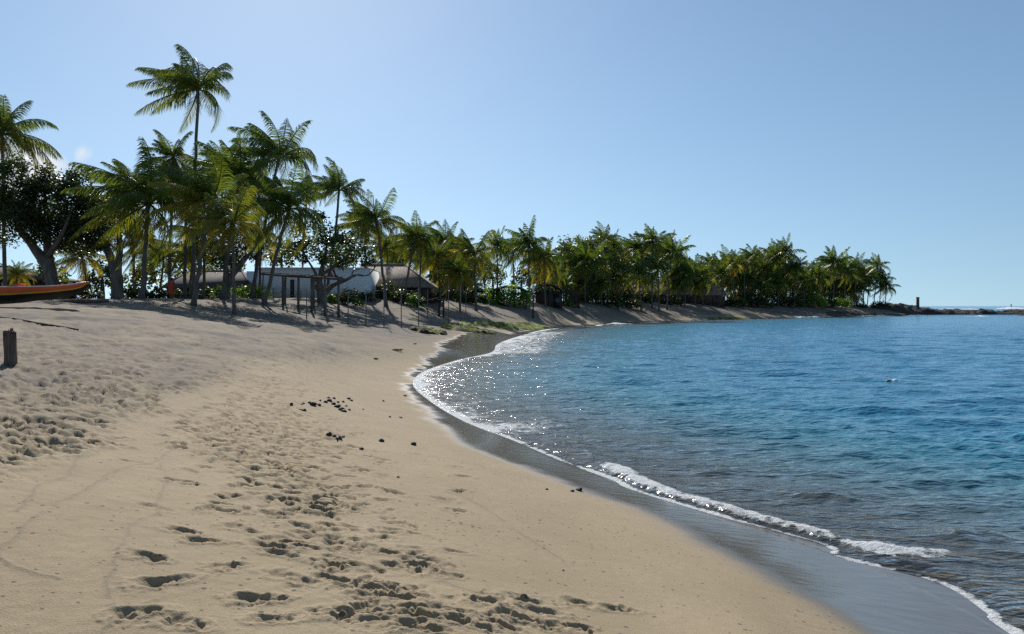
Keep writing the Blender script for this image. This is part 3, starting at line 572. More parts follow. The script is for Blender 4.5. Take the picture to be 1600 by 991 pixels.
PALMS = [
 (3, 208, 8, 55, 78, 0, 'y', 'tall palm cut by the view edge behind the broad leafed tree, brown frond hanging'),
 (309, 140, 301, 58, 86, 0, 'w', 'tallest slim palm standing high above all the others'),
 (232, 318, 222, 48, 92, 1, '', 'big full palm on a straight thin trunk beside the broad leafed tree'),
 (270, 246, 264, 63, 52, 2, '', 'palm whose small crown shows between the full palm and the tallest palm'),
 (330, 316, 302, 46, 84, 6, 'y', 'leaning palm with yellowing fronds beside the person in orange red'),
 (374, 280, 347, 58, 72, 3, '', 'dark upright palm behind the leaning yellowing palm'),
 (364, 348, 366, 42, 62, 7, 'y', 'short palm with straight pale trunk standing out on the open sand'),
 (437, 246, 393, 62, 68, 1, 'w', 'tall leaning palm with wind swept crown above the white building end'),
 (452, 326, 413, 55, 70, 4, '', 'strongly leaning palm beside the wooden pergola'),
 (530, 297, 507, 70, 52, 2, 'wc', 'slender curved palm with small wind blown crown over the gnarled tree'),
 (588, 345, 604, 75, 52, 0, '', 'palm with curved dark trunk in front of the shingle roof'),
 (570, 352, 571, 79, 46, 5, 'y', 'palm with vertical trunk at the end of the white building'),
 (28, 428, 20, 70, 26, 6, 'y', 'very small yellow palm by the grey roof behind the canoe'),
 (190, 345, 187, 60, 58, 7, 'y', 'palm with drooping yellow fronds behind the broad leafed tree'),
 (256, 402, 250, 66, 44, 2, '', 'low bushy green palm behind the person in orange red'),
 (128, 402, 140, 68, 42, 6, 'y', 'shaded low palm with yellow fronds between the two broad leafed trunks'),
 (605, 388, 606, 96, 40, 3, '', 'bushy palm rising behind the ridge of the shingle roof'),
 (650, 372, 629, 80, 46, 4, '', 'dense palm whose trunk leans across the shingle roof'),
 (658, 378, 655, 83, 40, 2, '', 'palm with straight dark trunk at the hip of the shingle roof'),
 (695, 378, 697, 96, 36, 1, 'w', 'palm with upswept crown just beyond the shingle roof'),
 (684, 402, 688, 88, 44, 6, 'y', 'bright yellow green palm between two darker ones past the shingle roof'),
 (719, 390, 716, 106, 38, 0, '', 'dark palm behind the yellow green palms'),
 (741, 398, 744, 91, 48, 7, 'y', 'large yellow green palm beside the rounded bright shrub'),
 (718, 428, 719, 86, 34, 6, 'y', 'short palm with yellow hanging fronds under the larger yellow green palms'),
 (777, 388, 777, 116, 32, 3, '', 'dark slim palm standing alone against the sky above the bright shrub'),
 (802, 394, 803, 119, 34, 4, '', 'palm just behind the thatched shelter, paler than its neighbours'),
 (826, 384, 827, 105, 40, 1, '', 'palm with tall straight trunk above the white topped sign pole'),
 (851, 404, 852, 104, 38, 7, 'y', 'yellow tinged palm above the dark thatched hut'),
 (868, 428, 868, 110, 26, 2, '', 'small dark palm over the hut against the wide crowned tree'),
 (915, 412, 914, 118, 44, 4, '', 'palm with heavy drooping fronds in front of the wide crowned tree'),
 (944, 374, 950, 126, 30, 1, '', 'palm top standing over the wide crowned tree'),
 (960, 386, 962, 129, 28, 3, '', 'palm beside and a little lower than the palm over the wide crowned tree'),
 (993, 390, 994, 131, 32, 2, '', 'palm with narrow pointed crown above the tan roof'),
 (1020, 378, 1019, 128, 34, 0, '', 'tallest dark palm above the long tan roof'),
 (1050, 396, 1042, 130, 38, 4, '', 'palm with wide drooping fronds at the end of the middle grove'),
 (962, 434, 965, 120, 30, 6, 'y', 'short yellowish palm low in front of the middle grove'),
 (998, 426, 1002, 124, 32, 3, '', 'low palm in front of the near end of the tan roof'),
 (1028, 422, 1030, 126, 32, 5, '', 'low dark palm before the middle of the tan roof'),
 (1073, 430, 1070, 146, 32, 1, '', 'squat palm beside the tan roof and the board fence'),
 (1098, 430, 1098, 150, 30, 2, '', 'squat palm with forked dark trunk at the board fence'),
 (1112, 412, 1112, 166, 24, 3, '', 'dark round headed palm rising over the board fence'),
 (1145, 412, 1147, 165, 28, 6, 'y', 'palm with yellow lower fronds past the board fence'),
 (1128, 428, 1128, 158, 26, 4, '', 'low green palm below the round headed palm'),
 (1163, 412, 1163, 170, 24, 5, '', 'palm close behind the one with yellow lower fronds'),
 (1178, 402, 1181, 176, 27, 0, '', 'upright palm at the start of the far grove'),
 (1208, 402, 1208, 181, 25, 1, '', 'slim palm next to the tallest palm of the far grove'),
 (1228, 396, 1226, 182, 28, 3, '', 'tallest palm of the far grove with open spreading fronds'),
 (1194, 420, 1196, 179, 26, 2, '', 'shaded palm tucked under the slim palm of the far grove'),
 (1242, 420, 1241, 179, 27, 4, '', 'palm just below the tallest palm of the far grove'),
 (1190, 448, 1190, 172, 24, 5, '', 'low palm over the green shrub at the foot of the far grove'),
 (1216, 442, 1216, 176, 26, 1, '', 'low shaded palm under the tallest palm of the far grove'),
 (1256, 438, 1257, 184, 24, 2, '', 'shaded palm at the dip between the far grove and the point'),
 (1279, 432, 1279, 196, 27, 0, '', 'palm over the wide green shrub on the point'),
 (1303, 412, 1303, 201, 31, 4, '', 'biggest palm of the group on the point'),
 (1320, 424, 1321, 205, 27, 3, '', 'palm tight against the biggest palm of the point'),
 (1338, 418, 1335, 214, 24, 2, '', 'slim trunked palm in the middle of the point'),
 (1350, 432, 1349, 217, 22, 5, '', 'lower slim palm in the middle of the point'),
 (1371, 416, 1365, 226, 23, 1, '', 'tall palm near the tip of the point, crown blown sideways'),
 (1359, 432, 1355, 221, 22, 4, '', 'palm on a thin straight trunk showing sea behind it'),
 (1377, 436, 1374, 226, 22, 0, '', 'palm over the rounded shrub near the tip of the point'),
 (1385, 448, 1383, 228, 20, 3, '', 'last small palm at the tip of the point'),
 (1265, 452, 1264, 190, 22, 1, '', 'low dark palm between the far grove and the wide green shrub'),
 (1088, 446, 1086, 150, 24, 0, '', 'lowest young palm against the board fence'),
 (758, 420, 757, 112, 32, 1, '', 'shaded palm between the large yellow green palm and the bright shrub'),
 (882, 446, 884, 114, 24, 3, '', 'young dark palm beside the thatched hut'),
 (940, 446, 940, 118, 26, 2, '', 'young palm low under the wide crowned tree'),
 (630, 402, 632, 100, 34, 4, '', 'shaded palm behind the leaning trunk on the shingle roof'),
 (300, 398, 296, 68, 40, 1, '', 'shaded low palm between the trunks beside the grey hipped roof'),
]
for q in PALMS: palm(*q)
def crowd(n, x0, x1, top, Y0, seed, label, group):
    r = random.Random(seed)
    for i in range(n):
        x = x0+(x1-x0)*(i+.5)/n+r.uniform(-5, 5); tp = np.interp(x, [q[0] for q in top], [q[1] for q in top]); Y = np.interp(x, [q[0] for q in Y0], [q[1] for q in Y0])+r.uniform(0, 14)
        if 745 < x < 838: x += 100 if x > 790 else -60
        cy = tp+r.uniform(12, 48) if i % 3 else r.uniform(432, 450); palm(x, cy, x+r.uniform(-6, 6), Y, r.uniform(24, 33), r.randrange(9), 'y' if r.random() < .4 else '', label, group)
for x, y, bx, Y, rr, v, f, lab in [(205, 290, 210, 66, 52, 3, '', 'palm crown half hidden behind the big full palm'), (292, 290, 288, 64, 56, 5, 'y', 'dark palm crown between the full palm and the leaning yellowing palm'), (345, 250, 352, 72, 44, 2, '', 'far palm crown peeping between tallest palm and dark upright palm'), (405, 300, 398, 70, 52, 0, '', 'palm crown behind the tall leaning palm and pergola palm'),
  (320, 372, 318, 66, 52, 4, 'y', 'low full palm behind the leaning yellowing trunk'), (480, 300, 470, 84, 38, 1, '', 'small far palm over the white building roof'), (408, 372, 405, 70, 46, 6, 'y', 'low yellow fronded palm behind the pergola palm trunk'), (225, 378, 228, 62, 46, 2, '', 'low green palm behind the full palm trunk')]: palm(x, y, bx, Y, rr, v, f, lab)
crowd(24, 690, 870, [(690, 372), (780, 378), (870, 392)], [(690, 104), (870, 128)], 1, 'shaded palm crowded in behind the yellow green palms and the thatched shelter', 'crowded palms behind the thatched shelter')
crowd(26, 870, 1075, [(870, 375), (960, 366), (1050, 374), (1075, 398)], [(870, 130), (1075, 152)], 2, 'shaded palm crowded in behind the wide crowned tree and tan roof', 'crowded palms behind the tan roof')
crowd(26, 1075, 1255, [(1075, 408), (1150, 400), (1230, 392), (1255, 412)], [(1075, 160), (1255, 196)], 3, 'shaded palm crowded in behind the board fence and the far grove', 'crowded palms of the far grove')
crowd(14, 1262, 1345, [(1262, 424), (1300, 408), (1345, 414)], [(1262, 206), (1345, 222)], 4, 'shaded palm crowded in behind the biggest palm of the point', 'crowded palms of the point')
crowd(7, 590, 690, [(590, 370), (690, 365)], [(590, 98), (690, 106)], 5, 'shaded palm crowded in behind the shingle roof', 'crowded palms behind the shingle roof')

# ------------------------------------------------------------------ broad leafed trees and shrubs
def leaves(blobs, size, dens, seed, sub=14):
    r = np.random.default_rng(seed); C_ = []; tn = []
    for (c, rad_) in blobs:
        n = max(60, int(11*dens*rad_**2/size**2)); k = max(4, int(sub*min(2, rad_)))
        sc_ = r.normal(size=(k, 3)); sc_ /= np.linalg.norm(sc_, axis=1)[:, None]; sc_ *= (rad_*r.uniform(.35, .95, (k, 1))); sc_[:, 2] *= .8
        w_ = r.integers(0, k, n); p = sc_[w_]+r.normal(size=(n, 3))*rad_*.20
        C_.append(np.asarray(c)+p); tn.append(r.random(k)[w_]*.35+r.random(n)*.25)
    C_ = np.concatenate(C_); tn = np.concatenate(tn); n = len(C_)
    a = r.normal(size=(n, 3)); a[:, 2] *= .6; a /= np.linalg.norm(a, axis=1)[:, None]; b = np.cross(a, r.normal(size=(n, 3))); b /= np.linalg.norm(b, axis=1)[:, None]
    l = size*r.uniform(.7, 1.3, (n, 1)); w_ = l*.29
    V = np.stack([C_-a*l*.5, C_+b*w_, C_+a*l*.5, C_-b*w_], 1).reshape(-1, 3)
    return V, [np.arange(4*n).reshape(n, 4)], np.repeat(tn, 4)
def tree(name, label, cat, base, limbs, blobs, mat, size, dens, seed, group=None, bark='tree_bark'):
    """base: world point; limbs: lists of (world point, radius); blobs: (world centre, radius)"""
    base = np.asarray(base, float); t = thing(name, label, cat, base, 0, group)
    b = MB()
    for L in limbs:
        P = np.array([q[0] for q in L])-base; rr = [q[1] for q in L]; C_ = catmull(P, 5); b.tube(C_, np.interp(np.linspace(0, 1, len(C_)), np.linspace(0, 1, len(rr)), rr), 9, True, .07)
    b.build('trunk' if 'shrub' not in name else 'stem', M[bark], t, True)
    V, Fs, tn = leaves([(np.asarray(c)-base, r_) for c, r_ in blobs], size, dens, seed)
    mesh_np('crown' if 'shrub' not in name else 'foliage', V, Fs, mat, t, {'tint': tn})
    return t
def gp(px, Y): x = (px-800)/F*Y; return np.array([x, Y, ground(x, Y)-.05])
Y0 = 50; A_ = lambda x, y, Y: at(x, y, Y)
# two trunks under the big crown behind the canoe
tree('broad_leafed_tree', 'big dark broad leafed tree with forked thick trunk behind the canoe', 'tree', gp(84, 50),
     [[(gp(84, 50), .45), (A_(78, 425, 50), .36), (A_(52, 385, 50), .27), (A_(28, 352, 49.5), .18), (A_(14, 300, 49), .08)], [(A_(80, 430, 50), .34), (A_(74, 380, 50.5), .26), (A_(72, 330, 51), .16), (A_(68, 285, 51), .06)], [(A_(76, 400, 50), .2), (A_(100, 360, 49), .12), (A_(115, 320, 49), .05)]],
     [(A_(x, y, 50+dz), 1.2*r_*50/F) for x, y, r_, dz in [(18, 262, 22, 0), (10, 300, 30, -1), (-22, 315, 40, 0), (22, 338, 34, -1), (72, 278, 24, 1), (52, 302, 24, 0), (92, 300, 22, 0), (70, 330, 24, 1), (46, 345, 26, -1), (95, 345, 28, 0), (-15, 360, 30, 1), (60, 365, 20, -1)]], M['broad_dark'], .19, 3.2, 1)
tree('broad_leafed_tree', 'dark broad leafed tree with leaning pale trunk beside the full palm', 'tree', gp(184, 51),
     [[(gp(184, 51), .42), (A_(182, 430, 51), .36), (A_(170, 395, 51), .26), (A_(150, 355, 50.5), .18), (A_(126, 310, 50), .07)], [(A_(180, 425, 51), .2), (A_(186, 380, 52), .12), (A_(165, 340, 52), .05)]],
     [(A_(x, y, 51+dz), 1.2*r_*51/F) for x, y, r_, dz in [(120, 285, 22, 0), (128, 312, 26, -1), (150, 318, 22, 1), (112, 338, 30, 0), (145, 348, 28, -1), (128, 372, 28, 0), (168, 352, 20, 1), (100, 378, 22, 1), (155, 378, 20, 0)]], M['broad_dark'], .19, 3.2, 2)
# gnarled tree in front of the white building
tree('gnarled_tree', 'gnarled tree with twisted bare branches in front of the white building', 'tree', gp(503, 66),
     [[(gp(503, 66), .42), (A_(501, 455, 66), .36), (A_(499, 440, 66), .26), (A_(503, 420, 66), .2), (A_(510, 385, 66), .1), (A_(505, 350, 66), .05)], [(A_(505, 462, 66), .3), (A_(520, 446, 65.5), .2), (A_(540, 438, 65), .14), (A_(556, 430, 65), .1), (A_(575, 430, 65), .06), (A_(590, 412, 65), .04)],
      [(A_(500, 455, 66), .22), (A_(490, 444, 66), .15), (A_(494, 430, 66), .12), (A_(480, 405, 66), .07), (A_(468, 380, 66), .04)], [(A_(501, 430, 66), .18), (A_(525, 415, 66), .12), (A_(548, 395, 66), .06)], [(A_(549, 434, 65), .06), (A_(552, 424, 65), .05), (A_(562, 420, 65), .03)]],
     [(A_(x, y, 66+dz), r_*66/F) for x, y, r_, dz in [(478, 355, 26, 0), (462, 385, 22, 0), (490, 385, 26, 1), (515, 368, 24, -1), (540, 375, 24, 0), (515, 398, 22, 0), (545, 400, 20, 1), (566, 392, 20, 0), (580, 404, 14, 0), (498, 345, 20, 1), (470, 405, 14, -1), (535, 412, 12, 0), (570, 410, 10, 0)]], M['broad'], .27, 1.7, 3)
tree('broad_leafed_tree', 'shaded tree with slanting limb between the open sand palm and the white building', 'tree', gp(352, 61),
     [[(gp(352, 61), .36), (A_(356, 440, 61), .28), (A_(375, 415, 61), .2), (A_(400, 385, 61), .1)], [(A_(357, 438, 61), .2), (A_(350, 400, 61), .12), (A_(345, 370, 61), .05)]],
     [(A_(x, y, 61+dz), r_*61/F) for x, y, r_, dz in [(345, 375, 22, 1), (372, 380, 24, 0), (400, 378, 20, 1), (340, 405, 20, 0), (385, 402, 18, 1), (365, 412, 16, 2)]], M['broad_dark'], .25, 1.9, 4)
tree('wide_crowned_tree', 'wide crowned green tree in the middle of the shore with pale sunlit leaves', 'tree', gp(916, 136),
     [[(gp(916, 136), .6), (A_(915, 450, 136), .45), (A_(905, 425, 136), .3), (A_(890, 395, 136), .12)], [(A_(914, 448, 136), .4), (A_(930, 415, 136), .25), (A_(945, 395, 136), .1)], [(A_(915, 452, 136), .25), (A_(938, 440, 136), .14), (A_(955, 428, 136), .06)]],
     [(A_(x, y, 136+dz), r_*136/F) for x, y, r_, dz in [(888, 384, 17, 0), (908, 380, 16, 1), (928, 380, 17, 0), (945, 395, 17, 0), (878, 402, 17, -1), (900, 402, 19, -2), (924, 404, 18, -1), (872, 424, 15, 0), (960, 410, 15, 0), (978, 418, 14, 0), (892, 428, 14, 1), (950, 428, 14, 0)]], M['broad_mid'], .42, 1.9, 5)
for i, (x, y, Yd, r_, lab) in enumerate([(985, 412, 138, 18, 'dark bushy tree behind the long tan roof'), (1060, 425, 150, 16, 'bushy tree filling the gap at the end of the tan roof'), (1165, 440, 190, 17, 'dark bushy tree behind the palm with yellow lower fronds'),
                                         (1215, 430, 196, 17, 'dark bushy tree behind the tallest palm of the far grove'), (1258, 440, 204, 15, 'dark bushy tree behind the wide green shrub on the point'), (1318, 445, 220, 13, 'dark bushy tree behind the biggest palm of the point'),
                                         (770, 428, 130, 17, 'dark bushy tree behind the bright rounded shrub'), (815, 432, 132, 16, 'dark bushy tree behind the thatched shelter'), (850, 440, 130, 14, 'dark bushy tree behind the thatched hut'),
                                         (225, 428, 78, 24, 'dark bushy tree low behind the full palm'), (160, 430, 80, 26, 'dark bushy tree low behind the two broad leafed trunks'), (530, 395, 98, 26, 'shaded tree behind the white building roof'), (440, 395, 96, 24, 'shaded tree over the near end of the white building'), (290, 415, 88, 26, 'shaded bushy tree behind the ridge of the grey hipped roof'), (350, 405, 90, 26, 'shaded bushy tree behind the seaward end of the grey hipped roof'), (75, 425, 84, 24, 'dark bushy tree low behind the forked trunk')]):
    Yd = FY(x, Yd); c = A_(x, y, Yd); k = r_*Yd/F; g0 = gp(x, Yd)
    tree('bushy_tree', lab, 'tree', g0, [[(g0, .3), (g0*.5+c*.5, .22), (c, .08)]], [(c+np.array([dx*k, dy*k, dz*k]), k*q) for dx, dy, dz, q in [(0, 0, 0, .8), (-.8, .1, -.2, .6), (.8, -.1, -.15, .6), (-.3, .2, .5, .55), (.4, 0, .45, .5), (-.4, -.2, -.6, .6), (.5, .2, -.65, .6)]], M['broad_dark'] if i % 3 == 1 else M['broad_mid'], .4, 1.5, 20+i, 'bushy trees behind the palms')
def shrub(px, yb, wpx, hpx, Y, mat, label, seed, size=.2, dens=1.6):
    Y = FY(px, Y); g0 = gp(px, Y); k = Y/F; r = random.Random(seed); bl = []
    n = max(3, int(wpx/hpx*2.2)+2)
    for i in range(n):
        u = (i+.5)/n*2-1; hh = hpx*k*math.sqrt(max(.1, 1-.75*u*u))
        bl.append((g0+np.array([u*wpx*k*.42, r.uniform(-.3, .3)*hpx*k, hh*r.uniform(.5, .68)]), hpx*k*.36*r.uniform(.85, 1.15)))
        bl.append((g0+np.array([u*wpx*k*.45+r.uniform(-.1, .1), r.uniform(-.3, .3)*hpx*k, hh*.28]), hpx*k*.33))
    st = [[(g0, .06), (g0+np.array([dx*wpx*k*.3, 0, hpx*k*.3]), .045), (g0+np.array([dx*wpx*k*.4, 0, hpx*k*.6]), .02)] for dx in (-.8, 0, .8)]
    tree('shrub', label, 'shrub', g0, st, bl, M[mat], size, dens, seed, 'shrubs along the beach edge')
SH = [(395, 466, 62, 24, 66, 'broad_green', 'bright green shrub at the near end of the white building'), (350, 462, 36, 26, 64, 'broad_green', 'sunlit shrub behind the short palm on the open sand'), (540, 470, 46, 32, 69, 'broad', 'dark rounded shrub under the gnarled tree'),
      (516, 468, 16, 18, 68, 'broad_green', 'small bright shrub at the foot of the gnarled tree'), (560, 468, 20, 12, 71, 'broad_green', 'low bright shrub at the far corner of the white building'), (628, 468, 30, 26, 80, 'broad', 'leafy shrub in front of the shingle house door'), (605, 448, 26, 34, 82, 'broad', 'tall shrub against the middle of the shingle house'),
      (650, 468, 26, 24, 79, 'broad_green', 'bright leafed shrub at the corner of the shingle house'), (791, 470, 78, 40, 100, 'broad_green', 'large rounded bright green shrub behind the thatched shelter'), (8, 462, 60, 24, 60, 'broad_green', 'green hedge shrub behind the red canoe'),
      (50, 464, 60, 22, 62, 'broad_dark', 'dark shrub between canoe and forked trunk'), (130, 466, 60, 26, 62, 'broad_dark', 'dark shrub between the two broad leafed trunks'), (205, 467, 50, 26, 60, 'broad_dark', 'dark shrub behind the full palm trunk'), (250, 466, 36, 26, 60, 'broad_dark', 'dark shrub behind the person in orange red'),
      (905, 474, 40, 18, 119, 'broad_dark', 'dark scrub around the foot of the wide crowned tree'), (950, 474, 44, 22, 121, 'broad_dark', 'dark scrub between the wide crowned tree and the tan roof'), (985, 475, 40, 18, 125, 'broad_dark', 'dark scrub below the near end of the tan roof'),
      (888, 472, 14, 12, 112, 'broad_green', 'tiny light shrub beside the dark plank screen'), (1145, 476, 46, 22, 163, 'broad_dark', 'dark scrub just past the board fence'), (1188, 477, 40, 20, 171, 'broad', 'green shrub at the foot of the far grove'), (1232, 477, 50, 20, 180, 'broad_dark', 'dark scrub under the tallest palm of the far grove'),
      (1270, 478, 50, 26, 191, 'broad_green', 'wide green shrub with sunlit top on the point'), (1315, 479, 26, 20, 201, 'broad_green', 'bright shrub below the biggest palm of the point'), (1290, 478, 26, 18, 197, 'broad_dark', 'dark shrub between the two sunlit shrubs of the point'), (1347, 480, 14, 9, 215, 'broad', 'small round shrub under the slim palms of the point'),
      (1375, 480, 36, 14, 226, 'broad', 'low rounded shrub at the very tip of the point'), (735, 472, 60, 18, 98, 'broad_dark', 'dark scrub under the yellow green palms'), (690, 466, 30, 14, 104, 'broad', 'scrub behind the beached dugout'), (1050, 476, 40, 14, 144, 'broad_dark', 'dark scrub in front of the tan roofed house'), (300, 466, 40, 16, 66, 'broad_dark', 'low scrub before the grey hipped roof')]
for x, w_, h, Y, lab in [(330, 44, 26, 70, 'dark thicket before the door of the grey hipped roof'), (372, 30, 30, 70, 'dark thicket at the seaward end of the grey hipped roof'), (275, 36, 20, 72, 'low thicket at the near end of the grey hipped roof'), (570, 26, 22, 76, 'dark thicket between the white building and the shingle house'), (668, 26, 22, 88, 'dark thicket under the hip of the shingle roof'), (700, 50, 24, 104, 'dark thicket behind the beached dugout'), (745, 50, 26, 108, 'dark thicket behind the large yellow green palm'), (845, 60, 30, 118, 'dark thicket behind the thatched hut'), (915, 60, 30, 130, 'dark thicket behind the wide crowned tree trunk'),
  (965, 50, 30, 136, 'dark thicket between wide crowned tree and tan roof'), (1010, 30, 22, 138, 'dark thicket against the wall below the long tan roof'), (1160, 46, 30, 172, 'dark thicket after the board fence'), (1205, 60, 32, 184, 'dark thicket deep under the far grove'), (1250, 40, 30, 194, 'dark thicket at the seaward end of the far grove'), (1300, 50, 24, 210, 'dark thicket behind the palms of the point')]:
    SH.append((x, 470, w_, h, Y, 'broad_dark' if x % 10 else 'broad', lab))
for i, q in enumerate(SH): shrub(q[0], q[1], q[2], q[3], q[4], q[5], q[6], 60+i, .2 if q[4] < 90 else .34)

# ------------------------------------------------------------------ houses
def hip_house(name, label, x0, x1, Y, depth, ye, yr, xr0, xr1, roof_mat, wall_mat, openings=(), over=.6, hip=.5, trim=None):
    """px extents of the eaves, ridge and eave rows; roof slopes on all four sides"""
    Y = FY((x0+x1)/2, Y)
    k = Y/F; X0, X1 = (x0-800)*k, (x1-800)*k; ze = EYE-(ye-HZ)*k; kr = (Y+depth*hip)/F; zr = EYE-(yr-HZ)*kr; R0, R1 = (xr0-800)*kr, (xr1-800)*kr
    cx = (X0+X1)/2; zg = min(ground(cx, Y), ground(cx, Y+depth))-.3
    t = thing(name, label, 'house' if 'house' in name else 'building', (cx, Y+depth/2, zg))
    o = np.array([cx, Y+depth/2, zg]); b = MB()
    b.box(np.array([cx, Y+over+(depth-2*over)/2, (zg+ze)/2])-o, (X1-X0-2*over, depth-2*over, ze-zg-.02)); b.build('wall', wall_mat, t)
    E_ = [(X0, Y, ze), (X1, Y, ze), (X1, Y+depth, ze), (X0, Y+depth, ze)]; Rg = [(R0, Y+depth*hip, zr), (R1, Y+depth*hip, zr)]
    V = np.array(E_+Rg+[(x, y, z-.16) for x, y, z in E_])-o
    r = MB(); r.add(V, [(0, 1, 5, 4), (1, 2, 5), (2, 3, 4, 5), (3, 0, 4), (0, 6, 7, 1), (1, 7, 8, 2), (2, 8, 9, 3), (3, 9, 6, 0), (6, 9, 8, 7)]); rf = r.build('roof', roof_mat, t)
    c = MB(); c.tube(np.array([Rg[0], Rg[1]])-o+np.array([0, 0, .03]), .10, 6)
    for a_, b_ in ((0, 0), (1, 1)): c.tube(np.array([Rg[a_], E_[b_]])-o+np.array([0, 0, .03]), .08, 6)
    c.build('ridge_cap', trim or roof_mat, rf)
    for (a0, a1, b0, b1, nm) in openings:
        q = MB(); xa, xb = (a0-800)*k, (a1-800)*k; za, zb = EYE-(b0-HZ)*k, EYE-(b1-HZ)*k
        q.box(np.array([(xa+xb)/2, Y+over-.02, (za+zb)/2])-o, (xb-xa, .08, za-zb)); w_ = q.build(nm, M['glass_dark'], t)
        f = MB()
        for s_ in (xa, xb): f.box(np.array([s_, Y+over-.05, (za+zb)/2])-o, (.09, .12, za-zb+.09))
        f.box(np.array([(xa+xb)/2, Y+over-.05, za+.02])-o, (xb-xa-.1, .12, .09)); f.build('frame', M['dark_wood'], w_)
    return t
hip_house('shingle_house', 'brown shingle roofed house with sharp sunlit hip beside the white building', 563, 674, 84, 11, 447, 414, 563, 634, M['shingle'], M['brown_wall'], [(582, 596, 451, 467, 'door'), (604, 622, 451, 463, 'window'), (640, 654, 451, 464, 'window')])
hip_house('grey_roofed_house', 'low house with grey hipped roof half hidden by the palm trunks', 254, 392, 76, 11, 448, 424, 296, 378, M['shingle_dark'], M['brown_wall'], [(283, 296, 451, 464, 'window'), (322, 338, 451, 466, 'door'), (366, 380, 451, 463, 'window')])
hip_house('grey_roofed_house', 'house with plain grey roof behind the canoe at the edge of the view', -70, 38, 78, 11, 434, 417, -40, 12, M['shingle_dark'], M['brown_wall'], [(-10, 6, 436, 448, 'window')])
hip_house('long_house', 'long house with pale tan roof behind the middle grove', 984, 1085, 158, 14, 460, 441, 998, 1072, M['shingle_tan'], M['brown_wall'], [(1003, 1009, 463, 473, 'door'), (1030, 1040, 463, 469, 'window')], .8)
hip_house('long_house', 'smaller pale tan roofed house behind the board fence', 1086, 1136, 164, 12, 461, 444, 1098, 1122, M['shingle_tan'], M['brown_wall'], [(1106, 1112, 464, 473, 'door')], .8)
hip_house('small_house', 'small far house with tan roof seen past the shingle house', 682, 728, 118, 9, 456, 446, 690, 722, M['shingle_tan'], M['brown_wall'], [(700, 706, 458, 467, 'door')], .5)
hip_house('garden_house', 'dark roofed house end in the trees beyond the far grove shrub', 1150, 1180, 186, 10, 463, 452, 1156, 1174, M['shingle'], M['brown_wall'], [(1162, 1166, 466, 474, 'door')], .6)
# flat roofed white building
Yw = 78; k = Yw/F; Xa, Xb = (403-800)*k, (571-800)*k; zt = EYE-(420-HZ)*k; cx = (Xa+Xb)/2; zg = ground(cx, Yw)-.4
t = thing('white_building', 'low white flat roofed building behind the wooden pergola', 'building', (cx, Yw+4, zg)); o = np.array([cx, Yw+4, zg])
b = MB(); b.box(np.array([cx, Yw+4, (zg+zt)/2])-o, (Xb-Xa, 8, zt-zg)); b.build('wall', M['white_wall'], t)
b = MB(); b.box(np.array([cx, Yw+4, zt+.06])-o, (Xb-Xa+.24, 8.24, .13)); b.build('parapet', M['trim'], t)
b = MB(); xd = (457-800)*k; zd = EYE-(437-HZ)*k; b.box(np.array([xd, Yw-.02, (zg+.3+zd)/2])-o, (.42, .08, zd-zg-.3)); d_ = b.build('door', M['brown_wall'], t)
b = MB()
for s_ in (-1, 1): b.box(np.array([xd+s_*.26, Yw-.03, (zg+.3+zd)/2])-o, (.08, .12, zd-zg-.3))
b.build('frame', M['trim'], d_)
for dx in (0, 6):
    b = MB(); xs = (517+dx-800)*k; b.box(np.array([xs, Yw-.015, zt-.45])-o, (.18, .05, .8), 0, -.38); b.build('red_stripe', M['red_paint'], t)
b = MB(); xs = (394-800)*k; b.box(np.array([xs, Yw+1.5, (zg+EYE-(424-HZ)*k)/2])-o, (18*k-.02, 3, EYE-(424-HZ)*k-zg)); b.build('side_wall', M['white_wall'], t)

# ------------------------------------------------------------------ beach structures
def post_at(px, Y, ytop, rad_, mb, o, lean=0):
    x = (px-800)/F*Y; g_ = ground(x, Y)-.25; zt_ = EYE-(ytop-HZ)*Y/F
    mb.tube(np.array([(x, Y, g_), (x+lean*.5, Y, (g_+zt_)/2), (x+lean, Y, zt_)])-o, [rad_*1.1, rad_, rad_*.95], 8, True, .08); return np.array([x+lean, Y, zt_])
o = gp(486, 57); t = thing('wooden_pergola', 'rough pole pergola without a roof in front of the white building', 'pergola', o); tops = []
for px_, Yp, yt, ln in [(442, 57, 433, 0), (466, 56, 434, .02), (487, 56, 434, 0), (508, 55.5, 434, -.03), (529, 57, 436, 0), (445, 60, 432, .05), (490, 60, 433, 0), (409, 60, 429, .12)]:
    b = MB(); tops.append(post_at(px_, Yp, yt, .095 if px_ != 409 else .05, b, o, ln)); b.build('post', M['tree_bark'], t, True)
for P, r_ in (([(408, 428, 57.5), (445, 431, 57), (490, 433.5, 56.2), (540, 437, 56.5)], .09), ([(411, 427, 60), (470, 430, 60), (536, 434.5, 60)], .08), ([(452, 431, 56.4), (478, 432, 56.4)], .11)):
    b = MB(); b.tube(catmull([at(*q)-o for q in P], 5), r_, 8, True, .12); b.build('beam', M['wood'], t, True)
for px_ in (448, 466, 487, 508, 527):
    b = MB(); b.tube(np.array([at(px_, 431.5, 55.5), at(px_-1, 430.5, 60.6)])-o, .05, 7, True, .1); b.build('crossbar', M['wood'], t, True)
